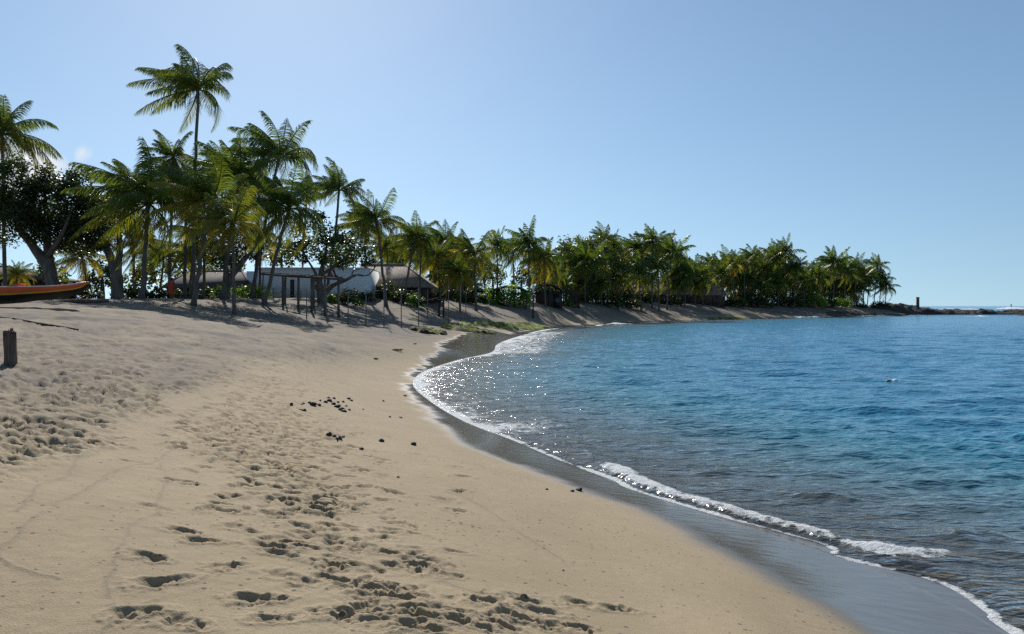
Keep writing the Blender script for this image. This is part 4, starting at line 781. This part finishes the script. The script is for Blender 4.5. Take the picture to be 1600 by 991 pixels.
def rope_fence(label, posts, wires, seed, mat='metal_post'):
    o = gp(posts[0][0], posts[0][1]); t = thing('post_fence', label, 'fence', o, 0, None); tp = []
    for (px_, Yp, yt) in posts:
        b = MB(); tp.append(post_at(px_, Yp, yt, .035, b, o)); b.build('post', M[mat], t)
    for fz in wires:
        b = MB()
        for p0, p1 in zip(tp[:-1], tp[1:]):
            g0 = ground(p0[0], p0[1]); g1 = ground(p1[0], p1[1]); a = np.array([p0[0], p0[1], g0+(p0[2]-g0)*fz]); c = np.array([p1[0], p1[1], g1+(p1[2]-g1)*fz]); m_ = (a+c)/2-np.array([0, 0, .05])
            b.tube(np.array([a, m_, c])-o, .010, 5)
        b.build('wire', M[mat], t)
rope_fence('thin post fence line on the slope below the pergola', [(479, 50, 453), (510, 51, 455), (544, 52, 455), (572, 54, 452), (600, 55, 450), (627, 57, 450), (654, 58, 450)], (.95, .5), 1)
rope_fence('short row of thin dark posts near the beached dugout', [(668, 72, 452), (701, 70, 446), (720, 76, 448), (728, 86, 456)], (.9,), 2)
rope_fence('thin wire fence at the foot of the white building', [(392, 64, 448), (427, 65, 450), (441, 68, 452), (470, 70, 453)], (.95, .45), 3)
rope_fence('dark rail fence between the palm trunks by the person in orange red', [(255, 60, 452), (282, 60, 452), (310, 60, 452), (340, 60.5, 452), (386, 61, 452)], (.95, .6, .3), 4)
# dark brown board fences
def board_fence(label, x0, x1, Y, ytop, n, seed):
    Y = FY((x0+x1)/2, Y); r = random.Random(seed); k = Y/F; o = gp((x0+x1)/2, Y); t = thing('board_fence', label, 'fence', o); b = MB(); Xs = np.linspace((x0-800)*k, (x1-800)*k, n+1); zt_ = EYE-(ytop-HZ)*k
    for a, c in zip(Xs[:-1], Xs[1:]):
        zz = zt_+r.uniform(-.1, .1); g_ = ground((a+c)/2, Y)-.2; b.box(np.array([(a+c)/2, Y+r.uniform(-.01, .01), (g_+zz)/2])-o, (c-a-.02, .04, zz-g_))
    b.build('board_panel', M['brown_wall'], t)
    for i in range(5):
        x = np.interp(i, [0, 4], [(x0-800)*k, (x1-800)*k]); g_ = ground(x, Y)-.3; b = MB(); b.box(np.array([x, Y-.10, (g_+zt_+.15)/2])-o, (.14, .14, zt_+.15-g_)); b.build('post', M['dark_wood'], t)
board_fence('dark brown board fence in front of the smaller tan roofed house', 1060, 1132, 154, 463, 40, 1)
board_fence('dark plank screen between the thatched hut and the wide crowned tree', 880, 905, 112, 452, 14, 2)
board_fence('long dark board fence below the long tan roof', 988, 1058, 152, 463, 36, 3)
# thatched shelter and hut
def thatch(name, label, x0, x1, Y, depth, ye, yr, posts, wallm=None):
    Y = FY((x0+x1)/2, Y); k = Y/F; X0, X1 = (x0-800)*k, (x1-800)*k; ze = EYE-(ye-HZ)*k; zr = EYE-(yr-HZ)*k; cx = (X0+X1)/2; o = gp((x0+x1)/2, Y); t = thing(name, label, 'hut' if 'hut' in name else 'shelter', o)
    b = MB(); n = 13; us = np.linspace(-1, 1, n); prof = [(cx+u*(X1-X0)/2, ze+(zr-ze)*(1-abs(u)**1.7)) for u in us]; r = random.Random(5)
    V = []; 
    for j, yy in enumerate((Y, Y+depth*.5, Y+depth)):
        for (x, z) in prof: V.append((x, yy, z+r.uniform(-.05, .05)))
    m_ = len(V); V += [(x, y, z-.22) for x, y, z in V]
    Fs = []
    for j in range(2):
        for i in range(n-1):
            a = j*n+i; Fs.append((a, a+1, a+n+1, a+n)); Fs.append((m_+a, m_+a+n, m_+a+n+1, m_+a+1))
    for i in range(n-1): Fs.append((i, m_+i, m_+i+1, i+1)); a = 2*n+i; Fs.append((a, a+1, m_+a+1, m_+a))
    for j in range(2): a = j*n; Fs.append((a, a+n, m_+a+n, m_+a)); a = j*n+n-1; Fs.append((a, m_+a, m_+a+n, a+n))
    b.add(np.array(V)-o, Fs); b.build('thatch_roof', M['thatch'], t)
    for px_, dy in posts:
        x = (px_-800)*k; u = (x-cx)/((X1-X0)/2); zt_ = ze+(zr-ze)*(1-abs(u)**1.7)-.15; g_ = ground(x, Y+dy)-.25; b = MB(); b.tube(np.array([(x, Y+dy, g_), (x, Y+dy, zt_)])-o, .08, 8, True, .06); b.build('post', M['dark_wood'], t)
    if wallm is not None:
        b = MB(); g_ = ground(cx, Y)-.3
        b.box(np.array([cx, Y+depth*.55, (g_+ze)/2])-o, (X1-X0-.8, depth*.7, ze-g_)); b.build('wall', wallm, t)
        b = MB(); b.box(np.array([cx+.25*(X1-X0), Y+depth*.2-.03, (g_+ze)/2-.15])-o, (.9, .06, ze-g_-.5)); b.build('door', M['glass_dark'], t)
thatch('thatched_shelter', 'open thatched shelter with curved roof in front of the bright rounded shrub', 766, 826, 99, 5, 454, 446, [(770, .3), (787, .3), (804, .3), (822, .3), (775, 4.6), (818, 4.6)])
thatch('thatched_hut', 'dark tent shaped thatched hut beside the white topped pole', 834, 882, 106, 6, 455, 443, [(838, .3), (858, .3), (878, .3)], M['brown_wall'])
# sign pole, dugout, canoe
o = gp(833, 100); t = thing('sign_pole', 'dark pole with narrow white board at its top on the beach slope', 'sign', o)
b = MB(); post_at(833, 100, 446, .09, b, o); b.build('pole', M['dark_wood'], t)
b = MB(); b.box(at(833, 451, 99.86)-o, (.24, .05, 1.0)); b.build('board', M['trim'], t)
def hull(o, X0, X1, Yc, zg_f, zb_f, beam, rows, n=40):
    us = np.linspace(0, 1, n); out = {}
    for nm, (f0, f1) in rows.items():
        V = []; Fs = []; m_ = 5
        for i, u in enumerate(us):
            x = X0+(X1-X0)*u; zt_, zb_ = zg_f(u), zb_f(u); w_ = beam*min(1, (1-u)/.16+.06)**.7*min(1, u/.12+.06)**.7
            for sgn in (-1, 1):
                for j in range(m_):
                    f = f0+(f1-f0)*j/(m_-1); V.append((x, Yc+sgn*w_/2*(1-f**2.2*.98), zt_+(zb_-zt_)*f))
        for i in range(n-1):
            for sg in (0, 1):
                for j in range(m_-1):
                    a = i*2*m_+sg*m_+j; q = (a, a+1, a+2*m_+1, a+2*m_); Fs.append(q if sg else q[::-1])
        for i in (0, n-1):
            for j in range(m_-1): a = i*2*m_+j; q = (a, a+1, a+m_+1, a+m_); Fs.append(q)
        mb = MB(); mb.add(np.array(V)-o, Fs); out[nm] = mb
    return out
m, n, p = new_mat('orange_red_gelcoat'); M['canoe'] = m; z = noise_node(n, .8, 4); n.links.new(ramp(n, z.outputs['Fac'], [(.3, (.58, .07, .025)), (.7, (.72, .12, .03))]), p.inputs['Base Color']); p.inputs['Roughness'].default_value = .28
M['canoe_yellow'] = plain('yellow_gelcoat', (.60, .33, .03), (.70, .42, .05), 2, .3, .05, .01); M['canoe_black'] = plain('black_hull', (.012, .012, .012), (.03, .028, .026), 2, .4, .1, .01); M['canoe_rail_sheen'] = plain('painted_rail_sheen', (.70, .45, .38), (.78, .55, .48), 2, .35, .05, .01)
Yc = 30; kk = Yc/F; Xb_ = (139-800)*kk; Xs = Xb_-10.5; zp = lambda y: EYE-(y-HZ)*kk
top_f = lambda u: np.interp(u, [0, .10, .3, .72, .86, .94, 1], [zp(444), zp(449), zp(451), zp(449.5), zp(448.5), zp(446), zp(440.5)])
bot_f = lambda u: np.interp(u, [0, .08, .3, .6, .72, .86, .97, 1], [zp(460), zp(474), zp(478), zp(477), zp(474.5), zp(467.5), zp(460), zp(446)])
o = np.array([(Xb_+Xs)/2, Yc, zp(478)]); t = thing('outrigger_canoe', 'long orange red canoe with yellow stripe and upturned bow drawn up on the sand', 'canoe', o)
# the stripe follows the sheer; hull rows given as fractions of depth
H_ = hull(o, Xs, Xb_, Yc, top_f, bot_f, .62, {'hull': (0.0, .36), 'yellow_stripe': (.362, .47), 'bottom': (.472, 1.0)})
H_['hull'].build('hull', M['canoe'], t, True); H_['yellow_stripe'].build('yellow_stripe', M['canoe_yellow'], t, True); H_['bottom'].build('bottom', M['canoe_black'], t, True)
b = MB(); us = np.linspace(.02, .985, 40)
for sg in (-1, 1):
    b.tube(np.array([(Xs+(Xb_-Xs)*u, Yc+sg*.31*min(1, (1-u)/.16+.06)**.7*min(1, u/.12+.06)**.7, top_f(u)+.015) for u in us])-o, .024, 6)
b.build('gunwale_sheen', M['canoe_rail_sheen'], t, True)  # pale pink rail: the reflection along the hull edge is put into its colour
b = MB(); xa, xc = (4-800)*kk, (33-800)*kk; V = [(xa, Yc-.29, zp(450)), (xc, Yc-.27, zp(448)), (xc, Yc+.27, zp(448)), (xa, Yc+.29, zp(450)), (xc+.02, Yc-.25, zp(443)), (xc+.02, Yc+.25, zp(443))]
b.add(np.array(V)-o, [(0, 1, 4), (3, 5, 2), (0, 4, 5, 3), (1, 2, 5, 4), (0, 3, 2, 1)]); b.build('splash_cover', M['canoe'], t)
b = MB(); V = [(Xs+.3, Yc-.22, top_f(.05)), (Xs+.3, Yc+.22, top_f(.05)), (Xb_-1.6, Yc-.26, top_f(.85)-.03), (Xb_-1.6, Yc+.26, top_f(.85)-.03)]; b.add(np.array([(x, y, z-.05) for x, y, z in V])-o, [(0, 2, 3, 1)]); b.build('deck', M['canoe'], t)
o = gp(672, 79); t = thing('dugout_canoe', 'small dark dugout canoe lying by the thin dark posts', 'canoe', o); kk = 79/F; z_ = lambda y: EYE-(y-HZ)*kk
Hd = hull(o, (648-800)*kk, (697-800)*kk, 79, lambda u: np.interp(u, [0, .2, .8, 1], [z_(472), z_(469), z_(467), z_(463)]), lambda u: np.interp(u, [0, .2, .8, 1], [z_(473), z_(474.5), z_(473), z_(466)]), .55, {'hull': (0, 1)}, 24)
Hd['hull'].build('hull', M['dark_wood'], t, True)
b = MB(); b.tube(np.array([at(650, 473, 78.2), at(668, 469.5, 78.2), at(684, 465.5, 78.4)])-o, .06, 7, True, .1); b.build('outrigger_float', M['wood'], t, True)
for px_ in (660, 676): b = MB(); b.tube(np.array([at(px_, 469.6, 79.2), at(px_, 467, 78.7), at(px_-.5, 470, 78.2)])-o, .04, 6); b.build('outrigger_boom', M['wood'], t, True)
o = gp(690, 77); t = thing('log_rack', 'dark timber rack standing at the bow of the dugout', 'rack', o)
for px_, Yp in ((686, 76.5), (693, 76.5), (686, 77.6), (693, 77.6)): b = MB(); post_at(px_, Yp, 468.5, .09, b, o); b.build('post', M['dark_wood'], t)
b = MB(); b.box(at(689.5, 468.3, 77.05)-o, (.75, 1.4, .14)); b.build('tabletop', M['wood'], t)
# driftwood log, mooring post, line on the sand
o = gp(134, 36); b = MB(); b.tube(catmull([(.0-1.1, .2, .12), (-.3, .0, .15), (.4, .05, .13), (1.0, .1, .16)], 5)+0, [.10]*10+[.08]*6, 8, True, .1); q = b.build('driftwood_log', M['wood'], None, True); q.location = o; tag(q, 'pale driftwood log lying behind the bow of the orange red canoe', 'log')
gx_, Yp = on_ground(17, 570); kk = Yp/F; o = np.array([gx_, Yp, ground(gx_, Yp)-.02])
t = thing('wooden_post', 'short weathered square post standing alone in the sand', 'post', o)
b = MB(); w0 = 13.5*kk/2; V = []; r = random.Random(8); hz_ = (EYE-(517-HZ)*kk)-o[2]; ls = [-.35, .0, .2, .42, .6, hz_-.04, hz_]
ring = [(-1, -.92), (-.3, -1.03), (.4, -.98), (1, -.9), (1.02, 0), (.95, .95), (0, 1.02), (-.98, .97), (-1.03, .1)]
for zi, z in enumerate(ls):
    f = (.93 if zi == len(ls)-1 else 1)+r.uniform(-.02, .02); lx = -.035*z
    for (a, c) in ring: V.append((a*w0*f+lx+r.uniform(-.006, .006), c*w0*f+r.uniform(-.006, .006), z+(r.uniform(-.02, .02) if zi >= 5 else 0)))
nR = len(ring); Fs = [(i*nR+j, i*nR+(j+1) % nR, (i+1)*nR+(j+1) % nR, (i+1)*nR+j) for i in range(len(ls)-1) for j in range(nR)]+[tuple(range((len(ls)-1)*nR, len(ls)*nR))]
b.add(np.array(V), Fs); b.build('timber', M['wood'], t)
b = MB()
for j in range(7): a = np.array([r.uniform(-.8, .8)*w0-.03, r.uniform(-.6, .6)*w0, hz_-.03]); b.tube([a, a+np.array([r.uniform(-.02, .02), 0, r.uniform(.04, .09)])], [.012, .005], 5)
b.build('splinter', M['wood'], t)
P = []
for (x, y) in [(-40, 488), (0, 496.5), (20, 498), (40, 502), (60, 506), (90, 510.5), (112, 514), (122, 516)]:
    q = on_ground(x, y); P.append((q[0], q[1], ground(*q)+.01))
b = MB(); C_ = catmull(P, 4); b.tube(C_, .03, 6, True, .25); q = b.build('sand_rope', M['dark_wood']); tag(q, 'dark weathered rope lying along the sand above the wooden post', 'rope')

# ------------------------------------------------------------------ stones, weed, ledge, reef
def stone_mesh(seed, sub=2):
    bm = bmesh.new(); bmesh.ops.create_icosphere(bm, subdivisions=sub, radius=1); r = random.Random(seed); ph = [r.uniform(0, 6) for _ in range(9)]
    for v in bm.verts:
        c = v.co; d = 1+.22*math.sin(2.3*c.x+ph[0])*math.sin(2.1*c.y+ph[1])+.16*math.sin(4.1*c.z+ph[2]+2*c.x)+.08*math.sin(8*c.y+ph[3]+5*c.x); v.co = Vector((c.x*d, c.y*d*.8, c.z*d*.62))
    me = bpy.data.meshes.new('stone'); bm.to_mesh(me); bm.free(); me.materials.append(M['stone']); return me
ST = [stone_mesh(i) for i in range(6)]; STP = [stone_mesh(20+i) for i in range(2)]
for q in STP: q.materials[0] = M['pale_stone']
cl = 'black lava stones in the cluster beside the tracks'
def stone(x, y, rpx, label, group, pale=False, name='lava_stone'):
    gx, gy = on_ground(x, y); o = bpy.data.objects.new(name, random.choice(STP if pale else ST)); COL.objects.link(o); s_ = rpx*gy/F
    o.location = (gx, gy, ground(gx, gy)+s_*.22); o.rotation_euler = (random.uniform(-.3, .3), random.uniform(-.3, .3), random.uniform(0, 6)); o.scale = (s_*random.uniform(.9, 1.3), s_, s_*random.uniform(.8, 1.2)); tag(o, label, 'stone', group)
for (x, y, r_) in [(456, 632, 3), (473, 632, 4), (484, 630, 3), (489, 633, 6), (498, 633, 4), (509, 629, 4), (515, 627, 5), (521, 632, 5), (527, 636, 6), (533, 641, 6), (537, 643, 5), (545, 624, 4), (549, 626, 3), (522, 623, 3), (513, 622, 3), (546, 641, 3), (470, 641, 3), (475, 642, 4), (536, 628, 3), (500, 626, 2.5), (528, 629, 3), (541, 635, 2.5)]:
    stone(x, y, r_, 'black lava stone in the loose cluster beside the tracks', cl)
for (x, y, r_) in [(514, 680, 6), (522, 682, 4), (530, 686, 5), (536, 683, 4), (529, 688, 4)]: stone(x, y, r_, 'black lava stone in the small heap below the loose cluster', 'black lava stones in the small heap')
for (x, y, r_, lab, pl) in [(596, 690, 5, 'flat black stone alone between the small heap and the wet sand', 0), (646, 695, 6, 'largest lone black stone close to the wet sand edge', 0), (565, 702, 4, 'round black stone just below the small heap', 0), (622, 746, 2.5, 'tiny black pebble alone on smooth sand', 0), (905, 767, 6, 'wider of two black stones at the wet sand edge', 0),
                           (894, 768, 4, 'smaller of two black stones at the wet sand edge', 0), (854, 765, 2.5, 'tiny dark pebble up the sand from the two black stones', 0), (633, 619, 3, 'small dark stone touching the wet sand opposite the foam tip', 0), (599, 627, 2.5, 'small dark stone between the loose cluster and the wet sand', 0),
                           (626, 653, 3.5, 'small pale coral piece near the wet sand', 1), (609, 652, 3, 'small pale coral piece farther up the sand', 1), (305, 757, 4, 'dark pebble alone beside the old swash line', 0), (880, 892, 2, 'dark pebble on the smooth sand near the camera', 0), (567, 640, 2, 'dark pebble off the end of the loose cluster', 0)]:
    stone(x, y, r_, lab, 'scattered single stones', bool(pl), 'coral_piece' if pl else 'lava_stone')
def weed(px, py, wpx, label, seed, n=60):
    gx, gy = on_ground(px, py); r = random.Random(seed); b = MB(); w_ = wpx*gy/F
    for i in range(n):
        x = r.gauss(0, w_*.22); y = r.gauss(0, w_*.25); a = r.uniform(0, 6); l = r.uniform(.1, .3)*w_; z0 = r.uniform(.0, .05)
        b.tube([(x, y, z0), (x+math.cos(a)*l*.5, y+math.sin(a)*l*.5, z0+.03), (x+math.cos(a)*l, y+math.sin(a)*l, z0)], .012, 4)
    q = b.build('seaweed_clump', M['weed']); q.location = (gx, gy, ground(gx, gy)); tag(q, label, 'seaweed', None)
M['weed'] = plain('dry_weed', (.035, .03, .012), (.09, .075, .03), 6, .8)
weed(619, 548, 20, 'dark tangle of dried seaweed on the sand above the wet bay', 1); weed(586, 561, 8, 'very small dark scrap of seaweed beside the tangle', 2, 24); weed(648, 538, 5, 'single speck of dark weed nearer the mossy ledge', 3, 14)
# mossy ledge
m, n, p = new_mat('mossy_rock'); M['moss'] = m; z = noise_node(n, .9, 5); z2 = noise_node(n, 4, 5); ge = n.nodes.new('ShaderNodeNewGeometry'); sx = n.nodes.new('ShaderNodeSeparateXYZ'); n.links.new(ge.outputs['Normal'], sx.inputs[0])
gmask = nmath(n, 'MULTIPLY', ramp(n, sx.outputs[2], [(.72, (0, 0, 0)), (.9, (1, 1, 1))]), ramp(n, z.outputs['Fac'], [(.40, (0, 0, 0)), (.52, (1, 1, 1))]))
n.links.new(mixc(n, gmask, ramp(n, z2.outputs['Fac'], [(.3, (.022, .018, .015)), (.7, (.085, .055, .04))]), mixc(n, z2.outputs['Fac'], (.11, .16, .008), (.24, .29, .025))), p.inputs['Base Color']); p.inputs['Roughness'].default_value = .85; p.inputs['Specular IOR Level'].default_value = .15; bump(n, p, z2.outputs['Fac'], .9, .12)
def ledge(name, label, P, w_, h, seed, mat, cat='rock', group=None, nseg=60, nw=22, lam=.45):
    """long low rock: centre line in plan with half width, lumpy top, broken edge"""
    L = catmull([(q[0], q[1]) for q in P], 12); d = np.r_[0, np.cumsum(np.linalg.norm(np.diff(L, axis=0), axis=1))]; u = np.linspace(0, d[-1], nseg); C_ = np.c_[np.interp(u, d, L[:, 0]), np.interp(u, d, L[:, 1])]
    T = np.gradient(C_, axis=0); T /= np.linalg.norm(T, axis=1)[:, None]; N = np.c_[-T[:, 1], T[:, 0]]; v = np.linspace(-1, 1, nw)
    tap = np.sqrt(np.clip(1-(np.linspace(-1, 1, nseg))**6, .02, 1))
    ww = w_*tap*(1+.35*vnoise(u, u*0+seed, max(2., w_*1.5), seed, 3))
    X = C_[:, 0][:, None]+N[:, 0][:, None]*v*ww[:, None]; Y = C_[:, 1][:, None]+N[:, 1][:, None]*v*ww[:, None]
    edge = 1-np.abs(v)[None]**4; g_ = np.array([[ground(a, b_) for a, b_ in zip(ra, rb)] for ra, rb in zip(X, Y)])
    lump = .62+lam*vnoise(X, Y, w_*.7, seed+3, 4)+.22*vnoise(X, Y, w_*.2, seed+4, 2)
    Z = np.maximum(g_, -.5)-.3+(h+.3)*np.clip(edge, 0, 1)*np.clip(lump, .1, 1.4)*tap[:, None]
    V = np.stack([X, Y, Z], -1).reshape(-1, 3); o = np.array([C_[nseg//2, 0], C_[nseg//2, 1], float(g_[nseg//2, nw//2])]); V = V-o
    ix = np.arange(nseg*nw).reshape(nseg, nw); q = np.stack([ix[:-1, :-1], ix[1:, :-1], ix[1:, 1:], ix[:-1, 1:]], -1).reshape(-1, 4)
    # underside closes the rock
    Vb = V.copy(); Vb[:, 2] = np.minimum(Vb[:, 2], 0)-.9; ob = mesh_np(name, np.vstack([V, Vb]), [q, q[:, ::-1]+len(V)], mat, None, None, True); ob.location = o; tag(ob, label, cat, group); return ob
pg = lambda x, y, z: on_ground(x, y)
ledge('mossy_rock', 'low dark slab with pale green top nearest the sand', [pg(648, 518, .5), pg(675, 520, .45), pg(700, 524, .35)], 1.5, .5, 1, M['moss'])
ledge('mossy_rock', 'broken brown and green rock in the middle of the mossy ledge', [pg(695, 514, .55), pg(725, 516, .4), pg(765, 518, .25)], 2.0, .55, 2, M['moss'])
ledge('mossy_rock', 'bright green weed covered rock reaching into the water', [pg(745, 509, .6), pg(785, 509.5, .45), pg(820, 510, .3), pg(852, 509.5, .2)], 2.0, .45, 3, M['moss'])
ledge('mossy_rock', 'thin black rock shelf behind the green weed covered rocks', [pg(690, 509, .9), pg(720, 507.5, .8), pg(745, 507, .75)], 1.0, .3, 4, M['moss'])
ledge('mossy_rock', 'low green rock shelf at the far waterline', [pg(1095, 498.5, .35), pg(1130, 497.5, .3), pg(1170, 496.5, .3)], 1.4, .25, 5, M['moss'])
# lava reef closing the bay
ledge('lava_reef', 'long black lava reef closing the far side of the bay', [(112, 236), (122, 243), (134, 246), (150, 247), (168, 246), (190, 243), (225, 238)], 7.0, 3.0, 6, M['lava'], 'reef', None, 220, 30, .16)
ledge('lava_reef', 'low black lava rocks along the point below the palms', [pg(1290, 493.2, .25), pg(1340, 491.5, .25), (119, 228), (127, 236)], 3.0, .9, 7, M['lava'], 'reef', None, 70, 18)
ledge('lava_rock', 'separate black rock awash in front of the reef', [pg(1395, 494.3, .0), pg(1408, 494, .0), pg(1420, 494.2, 0)], 2.4, .75, 8, M['lava'], 'rock')
ledge('lava_rock', 'black rock step where the reef leaves the view', [pg(1575, 493.8, 0), pg(1590, 493.2, 0), pg(1640, 492.5, 0)], 3.0, .9, 9, M['lava'], 'rock')
# pillar, stub, channel marker, float
o = at(1434, 488.5, 243); t = thing('stone_pillar', 'tall dark stone pillar on a cone base at the end of the reef', 'pillar', o); kk = 243/F
b = MB(); b.tube([(0, 0, -.4), (0, 0, .6), (0, 0, 1.0)], [8.5*kk, 5.5*kk, 3.2*kk], 16, True, .06); b.build('base', M['lava'], t)
b = MB(); b.tube([(0, 0, .95), (0, 0, 2.6), (0, 0, 23.4*kk)], [2.6*kk, 2.35*kk, 2.35*kk], 14, True, .03); b.build('shaft', M['tower'] if 'tower' in M else M['tree_bark'], t)
b = MB(); b.tube([(0, 0, 23.4*kk), (0, 0, 23.4*kk+.15)], [2.7*kk, 2.5*kk], 14); b.build('cap', M['lava'], t)
t['kind'] = 'thing'
o = at(1406, 484.5, 240); t = thing('stone_cairn', 'small dark stone cairn between the last palm and the tall pillar', 'cairn', o); kk = 240/F
b = MB(); b.tube([(0, 0, -.4), (0, 0, .5), (0, 0, 1.1), (0, 0, 1.3)], [2.3*kk, 2.1*kk, 1.9*kk, 1.2*kk], 9, True, .12); b.build('base', M['lava'], t)
b = MB(); b.tube([(0, 0, 1.25), (0, 0, 1.5), (0, 0, 1.65)], [.9*kk, 1.2*kk, .5*kk], 8, True, .1); b.build('capstone', M['lava'], t)
o = at(1580, 479, 560); o[2] = 0; t = thing('channel_marker', 'thin channel marker pole standing in the open sea beyond the reef', 'marker', o)
b = MB(); b.tube([(0, 0, -1), (0, 0, 4.2)], .16, 8); b.build('pole', M['dark_wood'], t)
b = MB(); b.box((0, 0, 3.3), (.9, .2, .8)); b.build('board', M['red_paint'], t)
o = atz(1395, 597, 0.0); t = thing('mooring_float', 'white and dark float lying on the blue water of the bay', 'buoy', o); kk = o[1]/F
def ell(c, r3, mat, nm, rot=0):
    bm = bmesh.new(); bmesh.ops.create_uvsphere(bm, u_segments=20, v_segments=12, radius=1); me = bpy.data.meshes.new(nm); bm.to_mesh(me); bm.free(); me.materials.append(mat)
    me.polygons.foreach_set('use_smooth', np.ones(len(me.polygons), bool)); q = bpy.data.objects.new(nm, me); COL.objects.link(q); q.parent = t; q.location = c; q.scale = r3; q.rotation_euler = (0, rot, 0)
ell((4*kk, 0, 1.5*kk), (4.8*kk, 4.4*kk, 3.3*kk), M['trim'], 'float_ball'); ell((-5.2*kk, .02, .2*kk), (5.4*kk, 4.4*kk, 3.0*kk), M['canoe_black'], 'dark_float', .15)
b = MB(); b.tube([(-2*kk, 0, 1.5*kk), (0, 0, 2.4*kk), (2*kk, 0, 3*kk)], .5*kk, 6); b.build('rope', M['dark_wood'], t)

# ------------------------------------------------------------------ the person by the palms
def person(px, Y, hgt, label):
    o = gp(px, Y); o[2] += .05; t = thing('person', label, 'person', o)
    J = {'pel': (0, 0, .52), 'spine': (0, 0, .64), 'chest': (0, .01, .76), 'neck': (0, 0, .84), 'head': (0, -.01, .90), 'top': (0, -.005, .965),
         'sl': (-.10, 0, .80), 'el': (-.135, -.01, .655), 'wl': (-.10, -.10, .56), 'hl': (-.085, -.14, .53), 'sr': (.10, 0, .80), 'er': (.14, .01, .65), 'wr': (.125, -.06, .525), 'hr': (.12, -.08, .48),
         'pl': (-.05, 0, .49), 'kl': (-.055, -.01, .27), 'al': (-.05, .01, .045), 'tl': (-.055, -.075, .015), 'pr': (.05, 0, .49), 'kr': (.05, -.02, .27), 'ar': (.045, 0, .045), 'tr': (.05, -.085, .015)}
    Rr = {'pel': .085, 'spine': .075, 'chest': .088, 'neck': .032, 'head': .058, 'top': .045, 'sl': .038, 'el': .027, 'wl': .018, 'hl': .02, 'sr': .038, 'er': .027, 'wr': .018, 'hr': .02, 'pl': .06, 'kl': .04, 'al': .025, 'tl': .02, 'pr': .06, 'kr': .04, 'ar': .025, 'tr': .02}
    Ed = [('pel', 'spine'), ('spine', 'chest'), ('chest', 'neck'), ('neck', 'head'), ('head', 'top'), ('chest', 'sl'), ('sl', 'el'), ('el', 'wl'), ('wl', 'hl'), ('chest', 'sr'), ('sr', 'er'), ('er', 'wr'), ('wr', 'hr'), ('pel', 'pl'), ('pl', 'kl'), ('kl', 'al'), ('al', 'tl'), ('pel', 'pr'), ('pr', 'kr'), ('kr', 'ar'), ('ar', 'tr')]
    ks = list(J); V = [tuple(c*hgt for c in J[k_]) for k_ in ks]; E2 = [(ks.index(a), ks.index(b_)) for a, b_ in Ed]; rr = [Rr[k_]*hgt for k_ in ks]
    for hn, wn, sx_ in (('hl', 'wl', 1), ('hr', 'wr', -1)):                       # five short fingers to a hand
        hI = ks.index(hn); H0 = np.array(V[hI]); d = H0-np.array(V[ks.index(wn)]); d /= np.linalg.norm(d); s_ = np.array([1., 0, 0])
        for f in range(5):
            ln = [.03, .04, .043, .04, .032][f]*hgt; bs = H0+s_*sx_*(.022-.011*f)*hgt*(1 if f else 1.5)+d*.006*hgt; dd = d if f else d*.6+s_*sx_*.8
            i0 = len(V); V += [tuple(bs), tuple(bs+dd*ln)]; rr += [.0075*hgt, .006*hgt]; E2 += [(hI, i0), (i0, i0+1)]
    me = bpy.data.meshes.new('body'); me.from_pydata(V, E2, []); ob = bpy.data.objects.new('body', me); COL.objects.link(ob); ob.parent = t
    md = ob.modifiers.new('skin', 'SKIN'); ob.modifiers.new('sub', 'SUBSURF').levels = 1; ob.modifiers['sub'].render_levels = 1
    for v, r_ in zip(me.skin_vertices[0].data, rr): v.radius = (r_, r_)
    me.skin_vertices[0].data[0].use_root = True; me.materials.append(M['skin'])
    def rings(nm, prof, mat):
        b = MB(); n_ = 20; Vv = [(ax*math.cos(2*math.pi*k_/n_)*hgt*(1+.05*math.sin(5*2*math.pi*k_/n_+z*30)), (cy_+ay*math.sin(2*math.pi*k_/n_))*hgt, z*hgt) for (z, ax, ay, cy_) in prof for k_ in range(n_)]
        b.add(Vv, [(i*n_+k_, i*n_+(k_+1) % n_, (i+1)*n_+(k_+1) % n_, (i+1)*n_+k_) for i in range(len(prof)-1) for k_ in range(n_)]); b.build(nm, mat, t, True)
    rings('dress', [(.22, .125, .105, 0), (.35, .122, .105, 0), (.5, .118, .10, 0), (.62, .10, .088, 0), (.72, .112, .095, 0), (.79, .115, .085, 0), (.825, .07, .055, 0), (.84, .045, .04, 0)], M['dress'])
    b = MB(); bm = bmesh.new(); bmesh.ops.create_uvsphere(bm, u_segments=18, v_segments=12, radius=1)
    Vh = np.array([v.co[:] for v in bm.verts]); Fh = [tuple(v.index for v in f.verts) for f in bm.faces if f.calc_center_median().y > -.45 or f.calc_center_median().z > .5]; bm.free()
    b.add(Vh*np.array([.066, .072, .078])*hgt+np.array([0, .004, .925])*hgt, Fh); b.build('hair', M['hair'], t, True)
    for sx_ in (-.022, .022): b = MB(); b.box((sx_*hgt, -.066*hgt, .925*hgt), (.014*hgt, .006*hgt, .008*hgt)); b.build('eye', M['canoe_black'], t)
    b = MB(); b.tube([(0, -.062*hgt, .925*hgt), (0, -.078*hgt, .905*hgt)], [.005*hgt, .011*hgt], 6); b.build('nose', M['skin'], t)
    b = MB(); b.box((0, -.063*hgt, .884*hgt), (.028*hgt, .006*hgt, .007*hgt)); b.build('mouth', M['red_paint'], t)
M['skin'] = plain('skin', (.16, .085, .055), (.20, .11, .07), 3, .5, .05, .01); M['hair'] = plain('black_hair', (.012, .01, .009), (.03, .024, .02), 20, .5, .2, .01)
M['dress'] = plain('orange_red_cloth', (.60, .055, .02), (.78, .09, .03), 3, .7, .1, .01)
person(268, 58, 1.62, 'person in long orange red clothing standing between the palm trunks')
